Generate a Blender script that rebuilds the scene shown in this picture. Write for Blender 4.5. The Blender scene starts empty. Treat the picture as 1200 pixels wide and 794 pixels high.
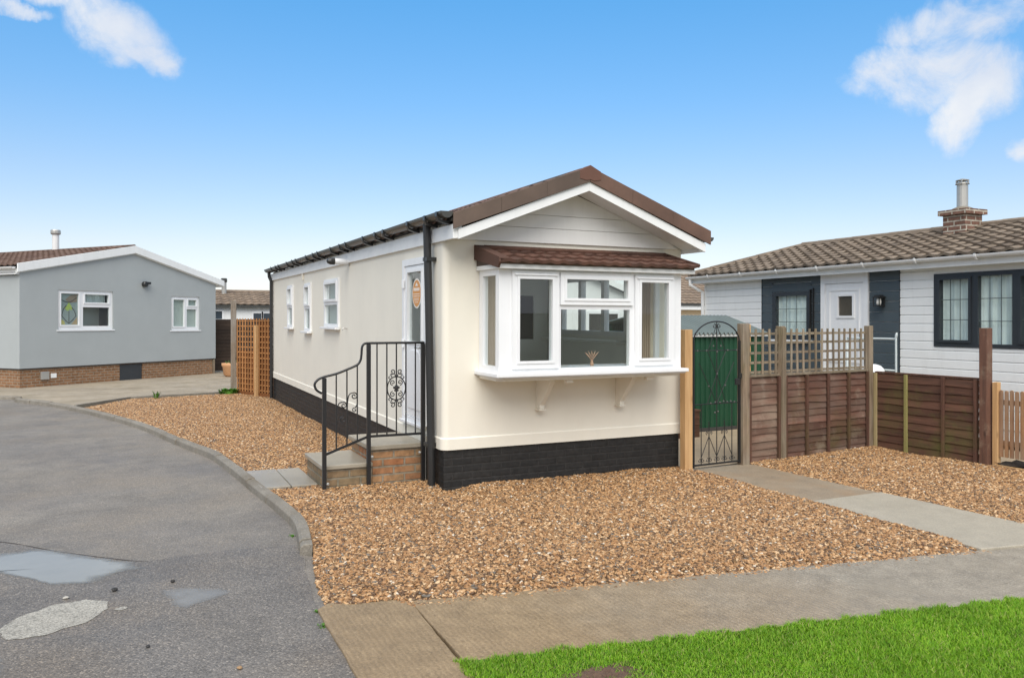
import bpy, bmesh, math, random
from mathutils import Vector, Matrix, noise, geometry
random.seed(7)
R = math.radians
sc = bpy.context.scene
COL = sc.collection

# ------------------------------------------------------------------ helpers
def lin(r, g, b):
    f = lambda c: (c/255/12.92) if c/255 <= .04045 else ((c/255+.055)/1.055)**2.4
    return (f(r), f(g), f(b))

class MB:
    def __init__(s):
        s.v = []; s.f = []; s.uv = {}
    def add(s, vs, fs, M=None):
        o = len(s.v)
        s.v += [tuple(M @ Vector(p)) if M else tuple(p) for p in vs]
        s.f += [tuple(i+o for i in f) for f in fs]
    def box(s, x0, x1, y0, y1, z0, z1, M=None):
        vs = [(x0,y0,z0),(x1,y0,z0),(x1,y1,z0),(x0,y1,z0),(x0,y0,z1),(x1,y0,z1),(x1,y1,z1),(x0,y1,z1)]
        fs = [(0,3,2,1),(4,5,6,7),(0,1,5,4),(1,2,6,5),(2,3,7,6),(3,0,4,7)]
        s.add(vs, fs, M)
    def beam(s, p0, p1, w, h, up=(0,0,1), M=None):
        p0 = Vector(p0); p1 = Vector(p1); d = (p1-p0).normalized(); u = Vector(up)
        r = d.cross(u)
        if r.length < 1e-4: r = d.cross(Vector((0,1,0)))
        r.normalize(); u = r.cross(d).normalized()
        vs = []
        for p in (p0, p1):
            for a, b in ((-1,-1),(1,-1),(1,1),(-1,1)):
                vs.append(p + r*(a*w/2) + u*(b*h/2))
        s.add(vs, [(0,1,2,3),(7,6,5,4),(0,4,5,1),(1,5,6,2),(2,6,7,3),(3,7,4,0)], M)
    def prism(s, poly, axis, lo, hi, M=None):
        n = len(poly); vs = []
        for t in (lo, hi):
            for a, b in poly:
                vs.append((t,a,b) if axis == 'x' else (a,t,b) if axis == 'y' else (a,b,t))
        fs = [tuple(range(n)), tuple(range(2*n-1, n-1, -1))]
        fs += [(i, i+n, (i+1) % n+n, (i+1) % n) for i in range(n)]
        s.add(vs, fs, M)
    def tube(s, path, r, n=8, M=None, closed=False):
        P = [Vector(p) for p in path]; m = len(P); vs = []; fs = []
        prev = None
        for i, p in enumerate(P):
            if closed: d = P[(i+1) % m]-P[i-1]
            else: d = P[min(i+1, m-1)]-P[max(i-1, 0)]
            d.normalize()
            if prev is None:
                a = Vector((0,0,1)) if abs(d.z) < .9 else Vector((0,1,0))
                a = d.cross(a).normalized()
            else:
                a = (prev - d*prev.dot(d)).normalized()
            prev = a; b = d.cross(a)
            rr = r[i] if isinstance(r, (list, tuple)) else r
            for k in range(n):
                t = 2*math.pi*k/n
                vs.append(p + a*math.cos(t)*rr + b*math.sin(t)*rr)
        for i in range(m if closed else m-1):
            j = (i+1) % m
            for k in range(n):
                fs.append((i*n+k, i*n+(k+1) % n, j*n+(k+1) % n, j*n+k))
        if not closed:
            fs += [tuple(range(n-1, -1, -1)), tuple(range((m-1)*n, m*n))]
        s.add(vs, fs, M)
    def lathe(s, prof, n, c=(0,0,0), M=None):
        vs = []; fs = []; m = len(prof)
        for r, z in prof:
            for k in range(n):
                t = 2*math.pi*k/n
                vs.append((c[0]+r*math.cos(t), c[1]+r*math.sin(t), c[2]+z))
        for i in range(m-1):
            for k in range(n):
                fs.append((i*n+k, i*n+(k+1) % n, (i+1)*n+(k+1) % n, (i+1)*n+k))
        fs += [tuple(range(n-1, -1, -1)), tuple(range((m-1)*n, m*n))]
        s.add(vs, fs, M)
    def panel(s, w, z0, z1, holes, t, M=None, x0=0.0):
        """wall slab x x0..w, y 0..t with rectangular holes (x0,x1,z0,z1)"""
        xs = sorted({x0, w, *[h[0] for h in holes], *[h[1] for h in holes]})
        zs = sorted({z0, z1, *[h[2] for h in holes], *[h[3] for h in holes]})
        solid = lambda i, j: 0 <= i < len(xs)-1 and 0 <= j < len(zs)-1 and not any(
            h[0]-1e-6 <= xs[i] and xs[i+1] <= h[1]+1e-6 and h[2]-1e-6 <= zs[j] and zs[j+1] <= h[3]+1e-6 for h in holes)
        for i in range(len(xs)-1):
            for j in range(len(zs)-1):
                if not solid(i, j): continue
                a, b, c, d = xs[i], xs[i+1], zs[j], zs[j+1]
                s.add([(a,0,c),(b,0,c),(b,0,d),(a,0,d)], [(0,1,2,3)], M)
                s.add([(a,t,c),(b,t,c),(b,t,d),(a,t,d)], [(3,2,1,0)], M)
                if not solid(i-1, j): s.add([(a,0,c),(a,0,d),(a,t,d),(a,t,c)], [(0,1,2,3)], M)
                if not solid(i+1, j): s.add([(b,0,c),(b,t,c),(b,t,d),(b,0,d)], [(0,1,2,3)], M)
                if not solid(i, j-1): s.add([(a,0,c),(a,t,c),(b,t,c),(b,0,c)], [(0,1,2,3)], M)
                if not solid(i, j+1): s.add([(a,0,d),(b,0,d),(b,t,d),(a,t,d)], [(0,1,2,3)], M)
    def build(s, name, m, parent=None, bevel=0, smooth=False, uv=True, recalc=True, loc=None, merge=False):
        me = bpy.data.meshes.new(name)
        me.from_pydata(s.v, [], s.f); me.update()
        if recalc or merge:
            bm = bmesh.new(); bm.from_mesh(me)
            if merge: bmesh.ops.remove_doubles(bm, verts=bm.verts, dist=1e-5)
            if recalc: bmesh.ops.recalc_face_normals(bm, faces=bm.faces)
            bm.to_mesh(me); bm.free()
        if uv: box_uv(me)
        if smooth: me.polygons.foreach_set('use_smooth', [True]*len(me.polygons))
        me.materials.append(m)
        o = bpy.data.objects.new(name, me); COL.objects.link(o)
        if parent: o.parent = parent
        if loc: o.location = loc
        if bevel:
            md = o.modifiers.new('edge', 'BEVEL'); md.width = bevel; md.segments = 2; md.limit_method = 'ANGLE'; md.angle_limit = R(40)
        return o

def box_uv(me):
    ul = me.uv_layers.new(name='UVMap')
    for p in me.polygons:
        n = p.normal
        for li in p.loop_indices:
            c = me.vertices[me.loops[li].vertex_index].co
            if abs(n.z) > .75: ul.data[li].uv = (c.x, c.y)
            else:
                t = Vector((-n.y, n.x)); t.normalize()
                ul.data[li].uv = (c.x*t.x + c.y*t.y, c.z)

def thing(name, label, cat, loc=(0,0,0), rz=0, group=None):
    o = bpy.data.objects.new(name, None); COL.objects.link(o); o.empty_display_size = .2
    o.location = loc; o.rotation_euler = (0,0,rz); o['label'] = label; o['category'] = cat
    if group: o['group'] = group
    return o
def tag(o, label, cat, group=None):
    o['label'] = label; o['category'] = cat
    if group: o['group'] = group
    return o
def struct(o, kind='structure'):
    o['kind'] = kind; return o
def T(x, y, z=0, rz=0):
    return Matrix.Translation((x,y,z)) @ Matrix.Rotation(rz, 4, 'Z')

# ------------------------------------------------------------------ materials
MATS = {}
class NT:
    def __init__(s, name):
        s.m = bpy.data.materials.new(name); s.m.use_nodes = True
        s.t = s.m.node_tree; s.n = s.t.nodes; s.n.clear()
        s.out = s.n.new('ShaderNodeOutputMaterial')
        s.b = s.n.new('ShaderNodeBsdfPrincipled'); s.L(s.b.outputs[0], s.out.inputs[0])
        s.tc = s.n.new('ShaderNodeTexCoord')
    def L(s, a, b): s.t.links.new(a, b)
    def map(s, src, scale):
        mp = s.n.new('ShaderNodeMapping'); mp.inputs['Scale'].default_value = scale if isinstance(scale, tuple) else (scale,)*3
        s.L(s.tc.outputs[src], mp.inputs[0]); return mp.outputs[0]
    def noise(s, vec, scale, detail=4, rough=.6, out=0):
        n = s.n.new('ShaderNodeTexNoise'); n.inputs['Scale'].default_value = scale; n.inputs['Detail'].default_value = detail
        n.inputs['Roughness'].default_value = rough; s.L(vec, n.inputs['Vector']); return n.outputs[out]
    def ramp(s, fac, stops, interp='LINEAR'):
        r = s.n.new('ShaderNodeValToRGB'); e = r.color_ramp.elements; r.color_ramp.interpolation = interp
        while len(e) < len(stops): e.new(.5)
        for k, (p, c) in enumerate(stops):
            e[k].position = p; e[k].color = (*c, 1) if len(c) == 3 else c
        s.L(fac, r.inputs[0]); return r.outputs[0]
    def mix(s, fac, a, b, mode='MIX'):
        m = s.n.new('ShaderNodeMix'); m.data_type = 'RGBA'; m.blend_type = mode
        if isinstance(fac, (int, float)): m.inputs[0].default_value = fac
        else: s.L(fac, m.inputs[0])
        for v, i in ((a, 6), (b, 7)):
            if isinstance(v, tuple): m.inputs[i].default_value = (*v[:3], 1)
            else: s.L(v, m.inputs[i])
        return m.outputs[2]
    def math(s, op, a, b=0.0, c=None, clamp=False):
        m = s.n.new('ShaderNodeMath'); m.operation = op; m.use_clamp = clamp
        for i, v in enumerate((a, b) if c is None else (a, b, c)):
            if isinstance(v, (int, float)): m.inputs[i].default_value = v
            else: s.L(v, m.inputs[i])
        return m.outputs[0]
    def maprange(s, v, a, b, c, d):
        m = s.n.new('ShaderNodeMapRange')
        s.L(v, m.inputs[0])
        for i, x in enumerate((a, b, c, d)): m.inputs[i+1].default_value = x
        return m.outputs[0]
    def bump(s, h, strength, dist=.01, prev=None):
        b = s.n.new('ShaderNodeBump'); b.inputs['Strength'].default_value = strength; b.inputs['Distance'].default_value = dist
        s.L(h, b.inputs['Height'])
        if prev: s.L(prev, b.inputs['Normal'])
        return b.outputs[0]
    def set(s, color=None, rough=None, normal=None, spec=None, metal=None):
        for k, v in (('Base Color', color), ('Roughness', rough), ('Normal', normal), ('Specular IOR Level', spec), ('Metallic', metal)):
            if v is None: continue
            if isinstance(v, tuple): s.b.inputs[k].default_value = (*v[:3], 1)
            elif isinstance(v, (int, float)): s.b.inputs[k].default_value = v
            else: s.L(v, s.b.inputs[k])
        return s.m

def sc3(c, k): return tuple(min(1, x*k) for x in c)

def paint(name, col, rough=.5, var=.06, bump=.05, bscale=60, dirt=.0, dirtcol=(.25,.22,.17), spec=.4, metal=0):
    n = NT(name); v = n.map('Object', 1)
    a = n.noise(v, 1.7, 5); c = n.mix(n.ramp(a, [(.3, (0,0,0)), (.7, (1,1,1))]), sc3(col, 1-var), sc3(col, 1+var))
    if dirt:
        vs = n.map('Object', (5, 5, .7)); d = n.noise(vs, 1.6, 8, .65)
        c = n.mix(n.maprange(d, .5, .82, 0, dirt), c, dirtcol)
    nb = n.noise(v, bscale, 3)
    return n.set(c, n.maprange(a, .2, .8, rough*.85, min(1, rough*1.15)), n.bump(nb, bump, .006) if bump else None, spec, metal)

def wood(name, col, dark, axis, rough=.75, green=0, grey=None, knots=True, isl=.25, pale=None, spec=.25):
    """axis: index of the grain direction in object space"""
    n = NT(name); s = [16., 16., 16.]; s[axis] = 1.1; v = n.map('Object', tuple(s))
    g = n.noise(v, 1.6, 6, .65)
    c = n.mix(n.ramp(g, [(.32, (0,0,0)), (.68, (1,1,1))]), dark, col)
    v1 = n.map('Object', 1)
    if grey:
        q = n.noise(n.map('Object', tuple(3.0 if i != axis else 1.0 for i in range(3))), 1.3, 5)
        c = n.mix(n.maprange(q, .45, .68, 0, .85), c, grey)
    if pale:
        q = n.noise(v1, 2.2, 6, .7); c = n.mix(n.maprange(q, .55, .7, 0, .6), c, pale)
    gi = n.n.new('ShaderNodeNewGeometry')
    c = n.mix(1.0, c, n.ramp(gi.outputs['Random Per Island'], [(0, (1-isl,)*3), (1, (1+isl*.6,)*3)]), 'MULTIPLY')
    if knots:
        vk = n.map('Object', tuple(7.0 if i != axis else 2.6 for i in range(3)))
        k = n.n.new('ShaderNodeTexVoronoi'); k.inputs['Scale'].default_value = 1.0; n.L(vk, k.inputs['Vector'])
        c = n.mix(n.maprange(k.outputs['Distance'], .05, .16, .75, 0), c, sc3(dark, .55))
    if green:
        q = n.noise(v1, 1.6, 6, .7)
        c = n.mix(n.maprange(q, .47, .75, 0, green), c, (.11,.13,.03))
    return n.set(c, n.maprange(g, .2, .8, rough*.85, min(1, rough*1.1)), n.bump(g, .35, .004), spec)

def brick(name, c1, c2, mortar, w=.225, h=.075, m=.010, var=.3, bump=.6, rough=.85, off=.5, dirt=None):
    n = NT(name); v = n.map('UV', 1)
    b = n.n.new('ShaderNodeTexBrick'); b.offset = off
    b.inputs['Scale'].default_value = 1; b.inputs['Brick Width'].default_value = w; b.inputs['Row Height'].default_value = h
    b.inputs['Mortar Size'].default_value = m; b.inputs['Mortar Smooth'].default_value = .25; b.inputs['Bias'].default_value = 0
    b.inputs['Color1'].default_value = (*c1, 1); b.inputs['Color2'].default_value = (*c2, 1); b.inputs['Mortar'].default_value = (*mortar, 1)
    wv = n.n.new('ShaderNodeVectorMath'); wv.operation = 'ADD'
    nw = n.noise(v, 9, 3, out=1); sv = n.n.new('ShaderNodeVectorMath'); sv.operation = 'SCALE'; sv.inputs['Scale'].default_value = .012
    n.L(nw, sv.inputs[0]); n.L(v, wv.inputs[0]); n.L(sv.outputs[0], wv.inputs[1]); n.L(wv.outputs[0], b.inputs['Vector'])
    a = n.noise(n.map('Object', 1), 14, 5)
    c = n.mix(1.0, b.outputs['Color'], n.ramp(a, [(.25, (1-var,)*3), (.75, (1+var,)*3)]), 'MULTIPLY')
    if dirt:
        d = n.noise(n.map('Object', 1), 2.2, 6); c = n.mix(n.maprange(d, .48, .7, 0, .7), c, dirt)
    hgt = n.math('SUBTRACT', n.math('MULTIPLY', a, .25), b.outputs['Fac'])
    return n.set(c, rough, n.bump(hgt, bump, .012), .3)

def tiles(name, cols, moss=None, rough=.8):
    n = NT(name); fl = n.n.new('ShaderNodeVectorMath'); fl.operation = 'FLOOR'; n.L(n.tc.outputs['UV'], fl.inputs[0])
    wn = n.n.new('ShaderNodeTexWhiteNoise'); wn.noise_dimensions = '2D'; n.L(fl.outputs[0], wn.inputs['Vector'])
    c = n.ramp(wn.outputs['Value'], [(i/(len(cols)-1), k) for i, k in enumerate(cols)])
    a = n.noise(n.map('Object', 1), 7, 6, .7)
    c = n.mix(1.0, c, n.ramp(a, [(.3, (.72,)*3), (.7, (1.2,)*3)]), 'MULTIPLY')
    if moss:
        q = n.noise(n.map('Object', 1), 18, 5, .75); c = n.mix(n.maprange(q, .54, .72, 0, .75), c, moss)
    g = n.noise(n.map('Object', 1), 120, 3)
    return n.set(c, rough, n.bump(g, .3, .004), .25)

def glass(name, tint=(.86,.9,.9), refl=1.5):
    n = NT(name); n.n.remove(n.b)
    tr = n.n.new('ShaderNodeBsdfTransparent'); tr.inputs[0].default_value = (*tint, 1)
    gl = n.n.new('ShaderNodeBsdfGlossy'); gl.inputs['Roughness'].default_value = .01; gl.inputs[0].default_value = (1,1,1,1)
    fr = n.n.new('ShaderNodeFresnel'); fr.inputs[0].default_value = 1.5
    mx = n.n.new('ShaderNodeMixShader'); gm = n.n.new('ShaderNodeNewGeometry'); n.L(n.math('MULTIPLY', n.math('MULTIPLY', fr.outputs[0], refl, clamp=True), n.math('SUBTRACT', 1.0, gm.outputs['Backfacing'])), mx.inputs[0])
    n.L(tr.outputs[0], mx.inputs[1]); n.L(gl.outputs[0], mx.inputs[2]); n.L(mx.outputs[0], n.out.inputs[0])
    return n.m

M_white = paint('upvc_white', (.80,.81,.82), .32, .02, .0, dirt=.10, spec=.5)
M_whitewall = paint('clad_white', (.80,.81,.80), .45, .03, .04, dirt=.12)
M_barge = paint('barge_white', (.80,.81,.80), .4, .03, .03, dirt=.12)
M_gable = paint('gable_white', (.82,.81,.78), .5, .02, .05, dirt=.10)
M_cream = paint('cream_render', (.785,.745,.645), .7, .025, .10, 140, dirt=.08, dirtcol=(.5,.42,.3))
M_room = paint('room_wall', (.80,.80,.76), .8, .03, .03)
M_roomdoor = paint('room_door', (.70,.71,.68), .5, .02, .0)
M_dark = paint('dark_void', (.05,.048,.045), .7, .1, .0)
M_black = paint('black_metal', (.016,.016,.017), .38, .15, .05, 90, spec=.5)
M_blackpl = paint('black_plastic', (.022,.022,.022), .33, .12, .0, spec=.5)
M_gutter = paint('dark_gutter', (.045,.045,.04), .28, .15, .0, spec=.6)
M_wgutter = paint('white_gutter', (.74,.74,.73), .35, .05, .0, dirt=.18)
M_skirt = brick('black_painted_brick', (.020,.020,.020), (.026,.025,.024), (.030,.029,.028), .225, .075, .012, .35, .9, .55)
M_stepbrick = brick('step_brick', (.30,.125,.055), (.34,.20,.10), (.23,.19,.14), .24, .085, .012, .4, .8, dirt=(.16,.13,.08))
M_plinth = brick('buff_brick', (.28,.145,.072), (.21,.105,.05), (.28,.22,.16), .225, .075, .012, .3, .6)
M_chim = brick('chimney_brick', (.15,.078,.055), (.20,.11,.08), (.42,.38,.31), .225, .078, .013, .35, .7)
M_stone = paint('step_stone', (.31,.275,.215), .3, .2, .25, 50, dirt=.35, dirtcol=(.22,.18,.11), spec=.5)
M_verge = paint('verge_brown', (.115,.082,.064), .8, .28, .2, 90, dirt=.35, dirtcol=(.085,.07,.055))
M_verge2 = paint('verge_reddish', (.13,.076,.056), .8, .28, .2, 90, dirt=.4, dirtcol=(.085,.065,.05))
M_tile_main = tiles('tile_main', [(.11,.065,.05), (.15,.085,.06), (.085,.07,.06)])
M_tile_canopy = tiles('tile_canopy', [(.105,.052,.037), (.13,.065,.046), (.092,.050,.038)], (.09,.07,.05))
M_tile_right = tiles('tile_right', [(.165,.128,.095), (.225,.178,.135), (.19,.148,.11), (.135,.105,.08)], (.10,.09,.07))
M_tile_left = tiles('tile_left', [(.125,.075,.055), (.155,.10,.075), (.105,.062,.047)], (.09,.08,.06))
M_tile_far = tiles('tile_far', [(.20,.15,.11), (.25,.19,.14), (.17,.13,.10)], (.13,.12,.09))
M_greyrender = paint('grey_render', (.375,.402,.404), .85, .035, .18, 160, dirt=.12, dirtcol=(.33,.35,.36))
M_slate = paint('dark_cladding', (.065,.085,.098), .5, .06, .03, dirt=.1)
M_anth = paint('anthracite', (.032,.038,.045), .35, .05, .0, spec=.5)
M_beige = paint('beige_render', (.72,.55,.37), .8, .04, .1)
M_glass = glass('clear_glass', (.95,.97,.96), 1.6)
M_glass2 = glass('small_glass', (.93,.97,.96), 1.5)
M_blind = paint('window_blind', (.46,.48,.46), .8, .06, .0)
M_lead = paint('lead_strip', (.09,.11,.11), .5, .1, .0)
M_galv = paint('galvanised', (.46,.45,.42), .38, .12, .05, 40, metal=.55)
M_steel = paint('bright_steel', (.7,.7,.68), .25, .05, .0, metal=.9)
M_newwood = wood('new_wood', (.62,.40,.20), (.47,.27,.12), 2, isl=.06)
M_oldpost = wood('old_post', (.33,.25,.175), (.15,.11,.075), 2, grey=(.32,.28,.225), isl=.15, green=.4)
M_brownpost = wood('brown_post', (.19,.095,.065), (.10,.055,.04), 2, isl=.1, pale=(.32,.24,.17))
M_lap = wood('lap_boards', (.180,.088,.062), (.085,.045,.034), 0, green=.28, isl=.4, pale=(.32,.25,.19), grey=(.20,.14,.11), knots=False)
M_lap_pale = wood('lap_boards_pale', (.215,.125,.09), (.11,.065,.047), 0, grey=(.26,.20,.15), isl=.3, pale=(.34,.28,.22), knots=False)
M_lap2 = wood('lap_boards_green', (.155,.075,.05), (.075,.042,.03), 0, green=.62, isl=.3, knots=False)
M_batten = wood('lap_batten', (.145,.07,.05), (.075,.042,.03), 2, isl=.15, green=.35, knots=False)
M_battenp = wood('pale_batten', (.42,.34,.18), (.30,.23,.12), 2, isl=.1, green=.45, knots=False)
M_moss = wood('mossy_batten', (.34,.30,.12), (.22,.20,.07), 2, isl=.1, green=.0, pale=(.20,.34,.05), knots=False)
M_trellis = wood('trellis_wood', (.28,.22,.155), (.14,.105,.075), 2, grey=(.33,.285,.22), isl=.3, green=.2, knots=False)
M_orange = wood('orange_fence', (.27,.105,.035), (.16,.06,.02), 2, isl=.25, knots=False)
M_picket = wood('picket_wood', (.40,.22,.11), (.23,.125,.07), 2, isl=.35, grey=(.36,.27,.2), knots=False)
M_darkfence = wood('dark_fence', (.06,.04,.028), (.03,.02,.015), 0, isl=.3, knots=False)
M_terra = paint('terracotta', (.55,.30,.15), .7, .1, .15, 50, dirt=.3, dirtcol=(.5,.45,.38))
M_shedgreen = paint('shed_green', (.010,.060,.028), .5, .12, .03, 60, spec=.5)
M_shedroof = paint('shed_roof', (.13,.16,.155), .6, .12, .1, 60, dirt=.3, dirtcol=(.18,.2,.17))
M_soil = paint('soil', (.022,.016,.011), .95, .4, 1.0, 40)
M_leaf = paint('weed_leaf', (.075,.20,.022), .55, .35, .0)
M_stick = paint('dried_stem', (.50,.30,.20), .8, .15, .0)
M_orangesign = paint('sticker_orange', (.62,.27,.065), .4, .04, .0)
M_signwhite = paint('sticker_white', (.8,.77,.7), .4, .02, .0)

def net_curtain():
    n = NT('net_curtain'); n.set((.78,.80,.79), .9, None, .1)
    vs = n.map('Object', (1,1,.15)); a = n.noise(vs, 9, 3)
    n.set(n.mix(n.ramp(a, [(.3, (0,0,0)), (.7, (1,1,1))]), (.66,.69,.69), (.90,.92,.92)))
    return n.m
M_net = net_curtain()

def asphalt(name, base, blotch, spk=.35, wet=(.35,.75), brown=None):
    n = NT(name); v = n.map('Object', 1)
    big = n.noise(v, .55, 6, .6); mid = n.noise(v, 3.2, 6, .65)
    c = n.mix(n.ramp(big, [(.35, (0,0,0)), (.68, (1,1,1))]), base, blotch)
    c = n.mix(1.0, c, n.ramp(mid, [(.3, (.82,)*3), (.7, (1.14,)*3)]), 'MULTIPLY')
    if brown:
        q = n.noise(n.map('Object', (1.0, 1.0, 1)), .8, 5, .6); c = n.mix(n.maprange(q, .46, .64, 0, .75), c, brown)
        q2 = n.noise(v, .9, 3, .5); c = n.mix(1.0, c, n.ramp(q2, [(.38, (.90,.90,.905)), (.55, (1.04,)*3)]), 'MULTIPLY')
    vo = n.n.new('ShaderNodeTexVoronoi'); vo.inputs['Scale'].default_value = 110; n.L(v, vo.inputs['Vector'])
    wn = n.n.new('ShaderNodeSeparateColor'); n.L(vo.outputs['Color'], wn.inputs[0])
    c = n.mix(1.0, c, n.ramp(wn.outputs[0], [(0, (1-spk,)*3), (.5, (.95,)*3), (.86, (1.08,)*3), (1, (1+spk*2.0, 1+spk*1.9, 1+spk*1.7))]), 'MULTIPLY')
    v2 = n.n.new('ShaderNodeTexVoronoi'); v2.inputs['Scale'].default_value = 34; n.L(v, v2.inputs['Vector'])
    s2 = n.n.new('ShaderNodeSeparateColor'); n.L(v2.outputs['Color'], s2.inputs[0])
    chip = n.math('MULTIPLY', n.math('LESS_THAN', v2.outputs['Distance'], .17), n.math('GREATER_THAN', s2.outputs[0], .62)); c = n.mix(n.math('MULTIPLY', chip, .55), c, (.34,.31,.27))
    dk = n.math('MULTIPLY', n.math('LESS_THAN', v2.outputs['Distance'], .2), n.math('LESS_THAN', s2.outputs[0], .25)); c = n.mix(n.math('MULTIPLY', dk, .5), c, (.05,.047,.045))
    fine = n.noise(v, 260, 2)
    h = n.math('ADD', n.math('MULTIPLY', vo.outputs['Distance'], -1.0), n.math('MULTIPLY', fine, .35))
    return n.set(c, n.maprange(big, .3, .7, wet[0], wet[1]), n.bump(h, .55, .006, n.bump(mid, .25, .03)), .45)
M_asph = asphalt('old_asphalt', (.180,.162,.142), (.218,.198,.172), .28, (.5,.85), (.21,.18,.145))
M_asph2 = asphalt('worn_asphalt', (.155,.140,.125), (.185,.168,.150), .42, (.45,.8), (.155,.128,.10))

def concrete(name, col, col2, rough=.6, ribs=0, spot=.15, spk=0.22, patch=None, stain=None):
    n = NT(name); v = n.map('Object', 1)
    big = n.noise(v, .75, 6, .65); mid = n.noise(v, 6, 6, .7)
    c = n.mix(n.ramp(big, [(.35, (0,0,0)), (.65, (1,1,1))]), col, col2)
    c = n.mix(1.0, c, n.ramp(mid, [(.28, (1-spot*1.6,)*3), (.7, (1+spot,)*3)]), 'MULTIPLY')
    vo = n.n.new('ShaderNodeTexVoronoi'); vo.inputs['Scale'].default_value = 130; n.L(v, vo.inputs['Vector'])
    se = n.n.new('ShaderNodeSeparateColor'); n.L(vo.outputs['Color'], se.inputs[0])
    c = n.mix(1.0, c, n.ramp(se.outputs[0], [(0, (1-spk,)*3), (.5, (1,)*3), (1, (1+spk,)*3)]), 'MULTIPLY')
    v2 = n.n.new('ShaderNodeTexVoronoi'); v2.inputs['Scale'].default_value = 30; n.L(v, v2.inputs['Vector'])
    s2 = n.n.new('ShaderNodeSeparateColor'); n.L(v2.outputs['Color'], s2.inputs[0])
    chip = n.math('MULTIPLY', n.math('LESS_THAN', v2.outputs['Distance'], .2), n.math('GREATER_THAN', s2.outputs[0], .8)); c = n.mix(n.math('MULTIPLY', chip, spk*1.6, clamp=True), c, (.5,.46,.40))
    dk = n.math('MULTIPLY', n.math('LESS_THAN', v2.outputs['Distance'], .25), n.math('LESS_THAN', s2.outputs[0], .14)); c = n.mix(n.math('MULTIPLY', dk, spk*1.8, clamp=True), c, sc3(col, .45))
    if patch:
        q = n.noise(v, 1.3, 6, .7); c = n.mix(n.maprange(q, .48, .66, 0, .7), c, patch)
    if stain:
        sx_ = n.n.new('ShaderNodeSeparateXYZ'); n.L(v, sx_.inputs[0])
        f = n.math('ADD', sx_.outputs[0], n.math('MULTIPLY', n.noise(v, 1.6, 6), 2.2)); c = n.mix(n.maprange(f, stain[1], stain[2], 1, 0), c, n.mix(1.0, c, stain[0], 'MULTIPLY'))
    nb = n.bump(n.noise(v, 110, 4), .35, .006)
    if ribs:
        w = n.n.new('ShaderNodeTexWave'); w.bands_direction = 'X'; w.inputs['Scale'].default_value = ribs; w.inputs['Distortion'].default_value = 4.5
        w.inputs['Detail'].default_value = 3; w.inputs['Detail Scale'].default_value = 1.5
        n.L(n.map('Object', (1, .55, 1)), w.inputs['Vector'])
        nb = n.bump(w.outputs['Fac'], .22, .01, nb)
        c = n.mix(1.0, c, n.ramp(w.outputs['Fac'], [(0, (.93,.925,.92)), (.5, (1.01,)*3)]), 'MULTIPLY')
    return n.set(c, n.maprange(big, .3, .7, rough*.75, min(1, rough*1.2)), nb, .4)
M_pave = concrete('pavement_concrete', (.305,.264,.206), (.272,.240,.192), .6, 9.0, .18, patch=(.25,.215,.165), stain=((.92,.76,.56), .4, 2.8))
M_path_new = concrete('path_pale', (.41,.37,.295), (.345,.31,.245), .5, 0, .10, .12)
M_path_old = concrete('path_old', (.315,.26,.19), (.255,.20,.14), .55, 0, .14, .15, (.29,.20,.12))
M_pad = concrete('drive_pad', (.36,.30,.22), (.29,.25,.195), .7, 0, .16, .1, (.22,.18,.12))
M_kerb = concrete('kerb_stone', (.25,.225,.185), (.20,.18,.15), .7, 0, .16, .2, (.15,.125,.09))
M_slab = concrete('wet_slab', (.35,.32,.27), (.26,.235,.19), .32, 0, .1, .08)
M_mortar = concrete('white_repair', (.35,.33,.285), (.30,.283,.245), .75, 0, .12, .4)
M_yard = concrete('yard_concrete', (.42,.33,.225), (.36,.28,.19), .7, 0, .12, .1)
M_land = paint('land', (.16,.15,.11), .9, .2, .3, 20)

def water_mat(name, base, rough, tr=0):
    n = NT(name); v = n.map('Object', 1); a = n.noise(v, 2, 4)
    n.set(n.mix(a, base, sc3(base, 1.4)), rough, n.bump(n.noise(v, 14, 2), .02, .004), .5)
    return n.m
M_puddle = water_mat('puddle_water', (.24,.225,.19), .09)
M_puddle.node_tree.nodes['Principled BSDF'].inputs['IOR'].default_value = 1.31
M_damp = water_mat('damp_film', (.25,.235,.21), .30)

def gravel_base():
    n = NT('gravel_bed'); v = n.map('Object', 1)
    vo = n.n.new('ShaderNodeTexVoronoi'); vo.inputs['Scale'].default_value = 60; n.L(v, vo.inputs['Vector'])
    se = n.n.new('ShaderNodeSeparateColor'); n.L(vo.outputs['Color'], se.inputs[0])
    c = n.ramp(se.outputs[0], [(0, (.05,.03,.017)), (.5, (.12,.07,.035)), (1, (.20,.125,.065))])
    return n.set(c, .8, n.bump(n.math('MULTIPLY', vo.outputs['Distance'], -1.0), .8, .02), .3)
M_gbed = gravel_base()
def pebble_mat():
    n = NT('flint_pebble'); oi = n.n.new('ShaderNodeObjectInfo')
    c = n.ramp(oi.outputs['Random'], [(0, (.10,.052,.024)), (.14, (.275,.140,.054)), (.30, (.390,.213,.090)), (.47, (.475,.287,.138)), (.60, (.305,.173,.080)),
        (.70, (.59,.41,.235)), (.79, (.16,.10,.055)), (.88, (.14,.125,.105)), (.92, (.265,.16,.075)), (.985, (.62,.56,.46))], 'CONSTANT')
    a = n.noise(n.map('Object', 1), 180, 3)
    c = n.mix(1.0, c, n.ramp(a, [(.25, (.7,.7,.7)), (.75, (1.25,1.22,1.18))]), 'MULTIPLY')
    return n.set(c, .5, None, .45)
M_pebble = pebble_mat()
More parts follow.
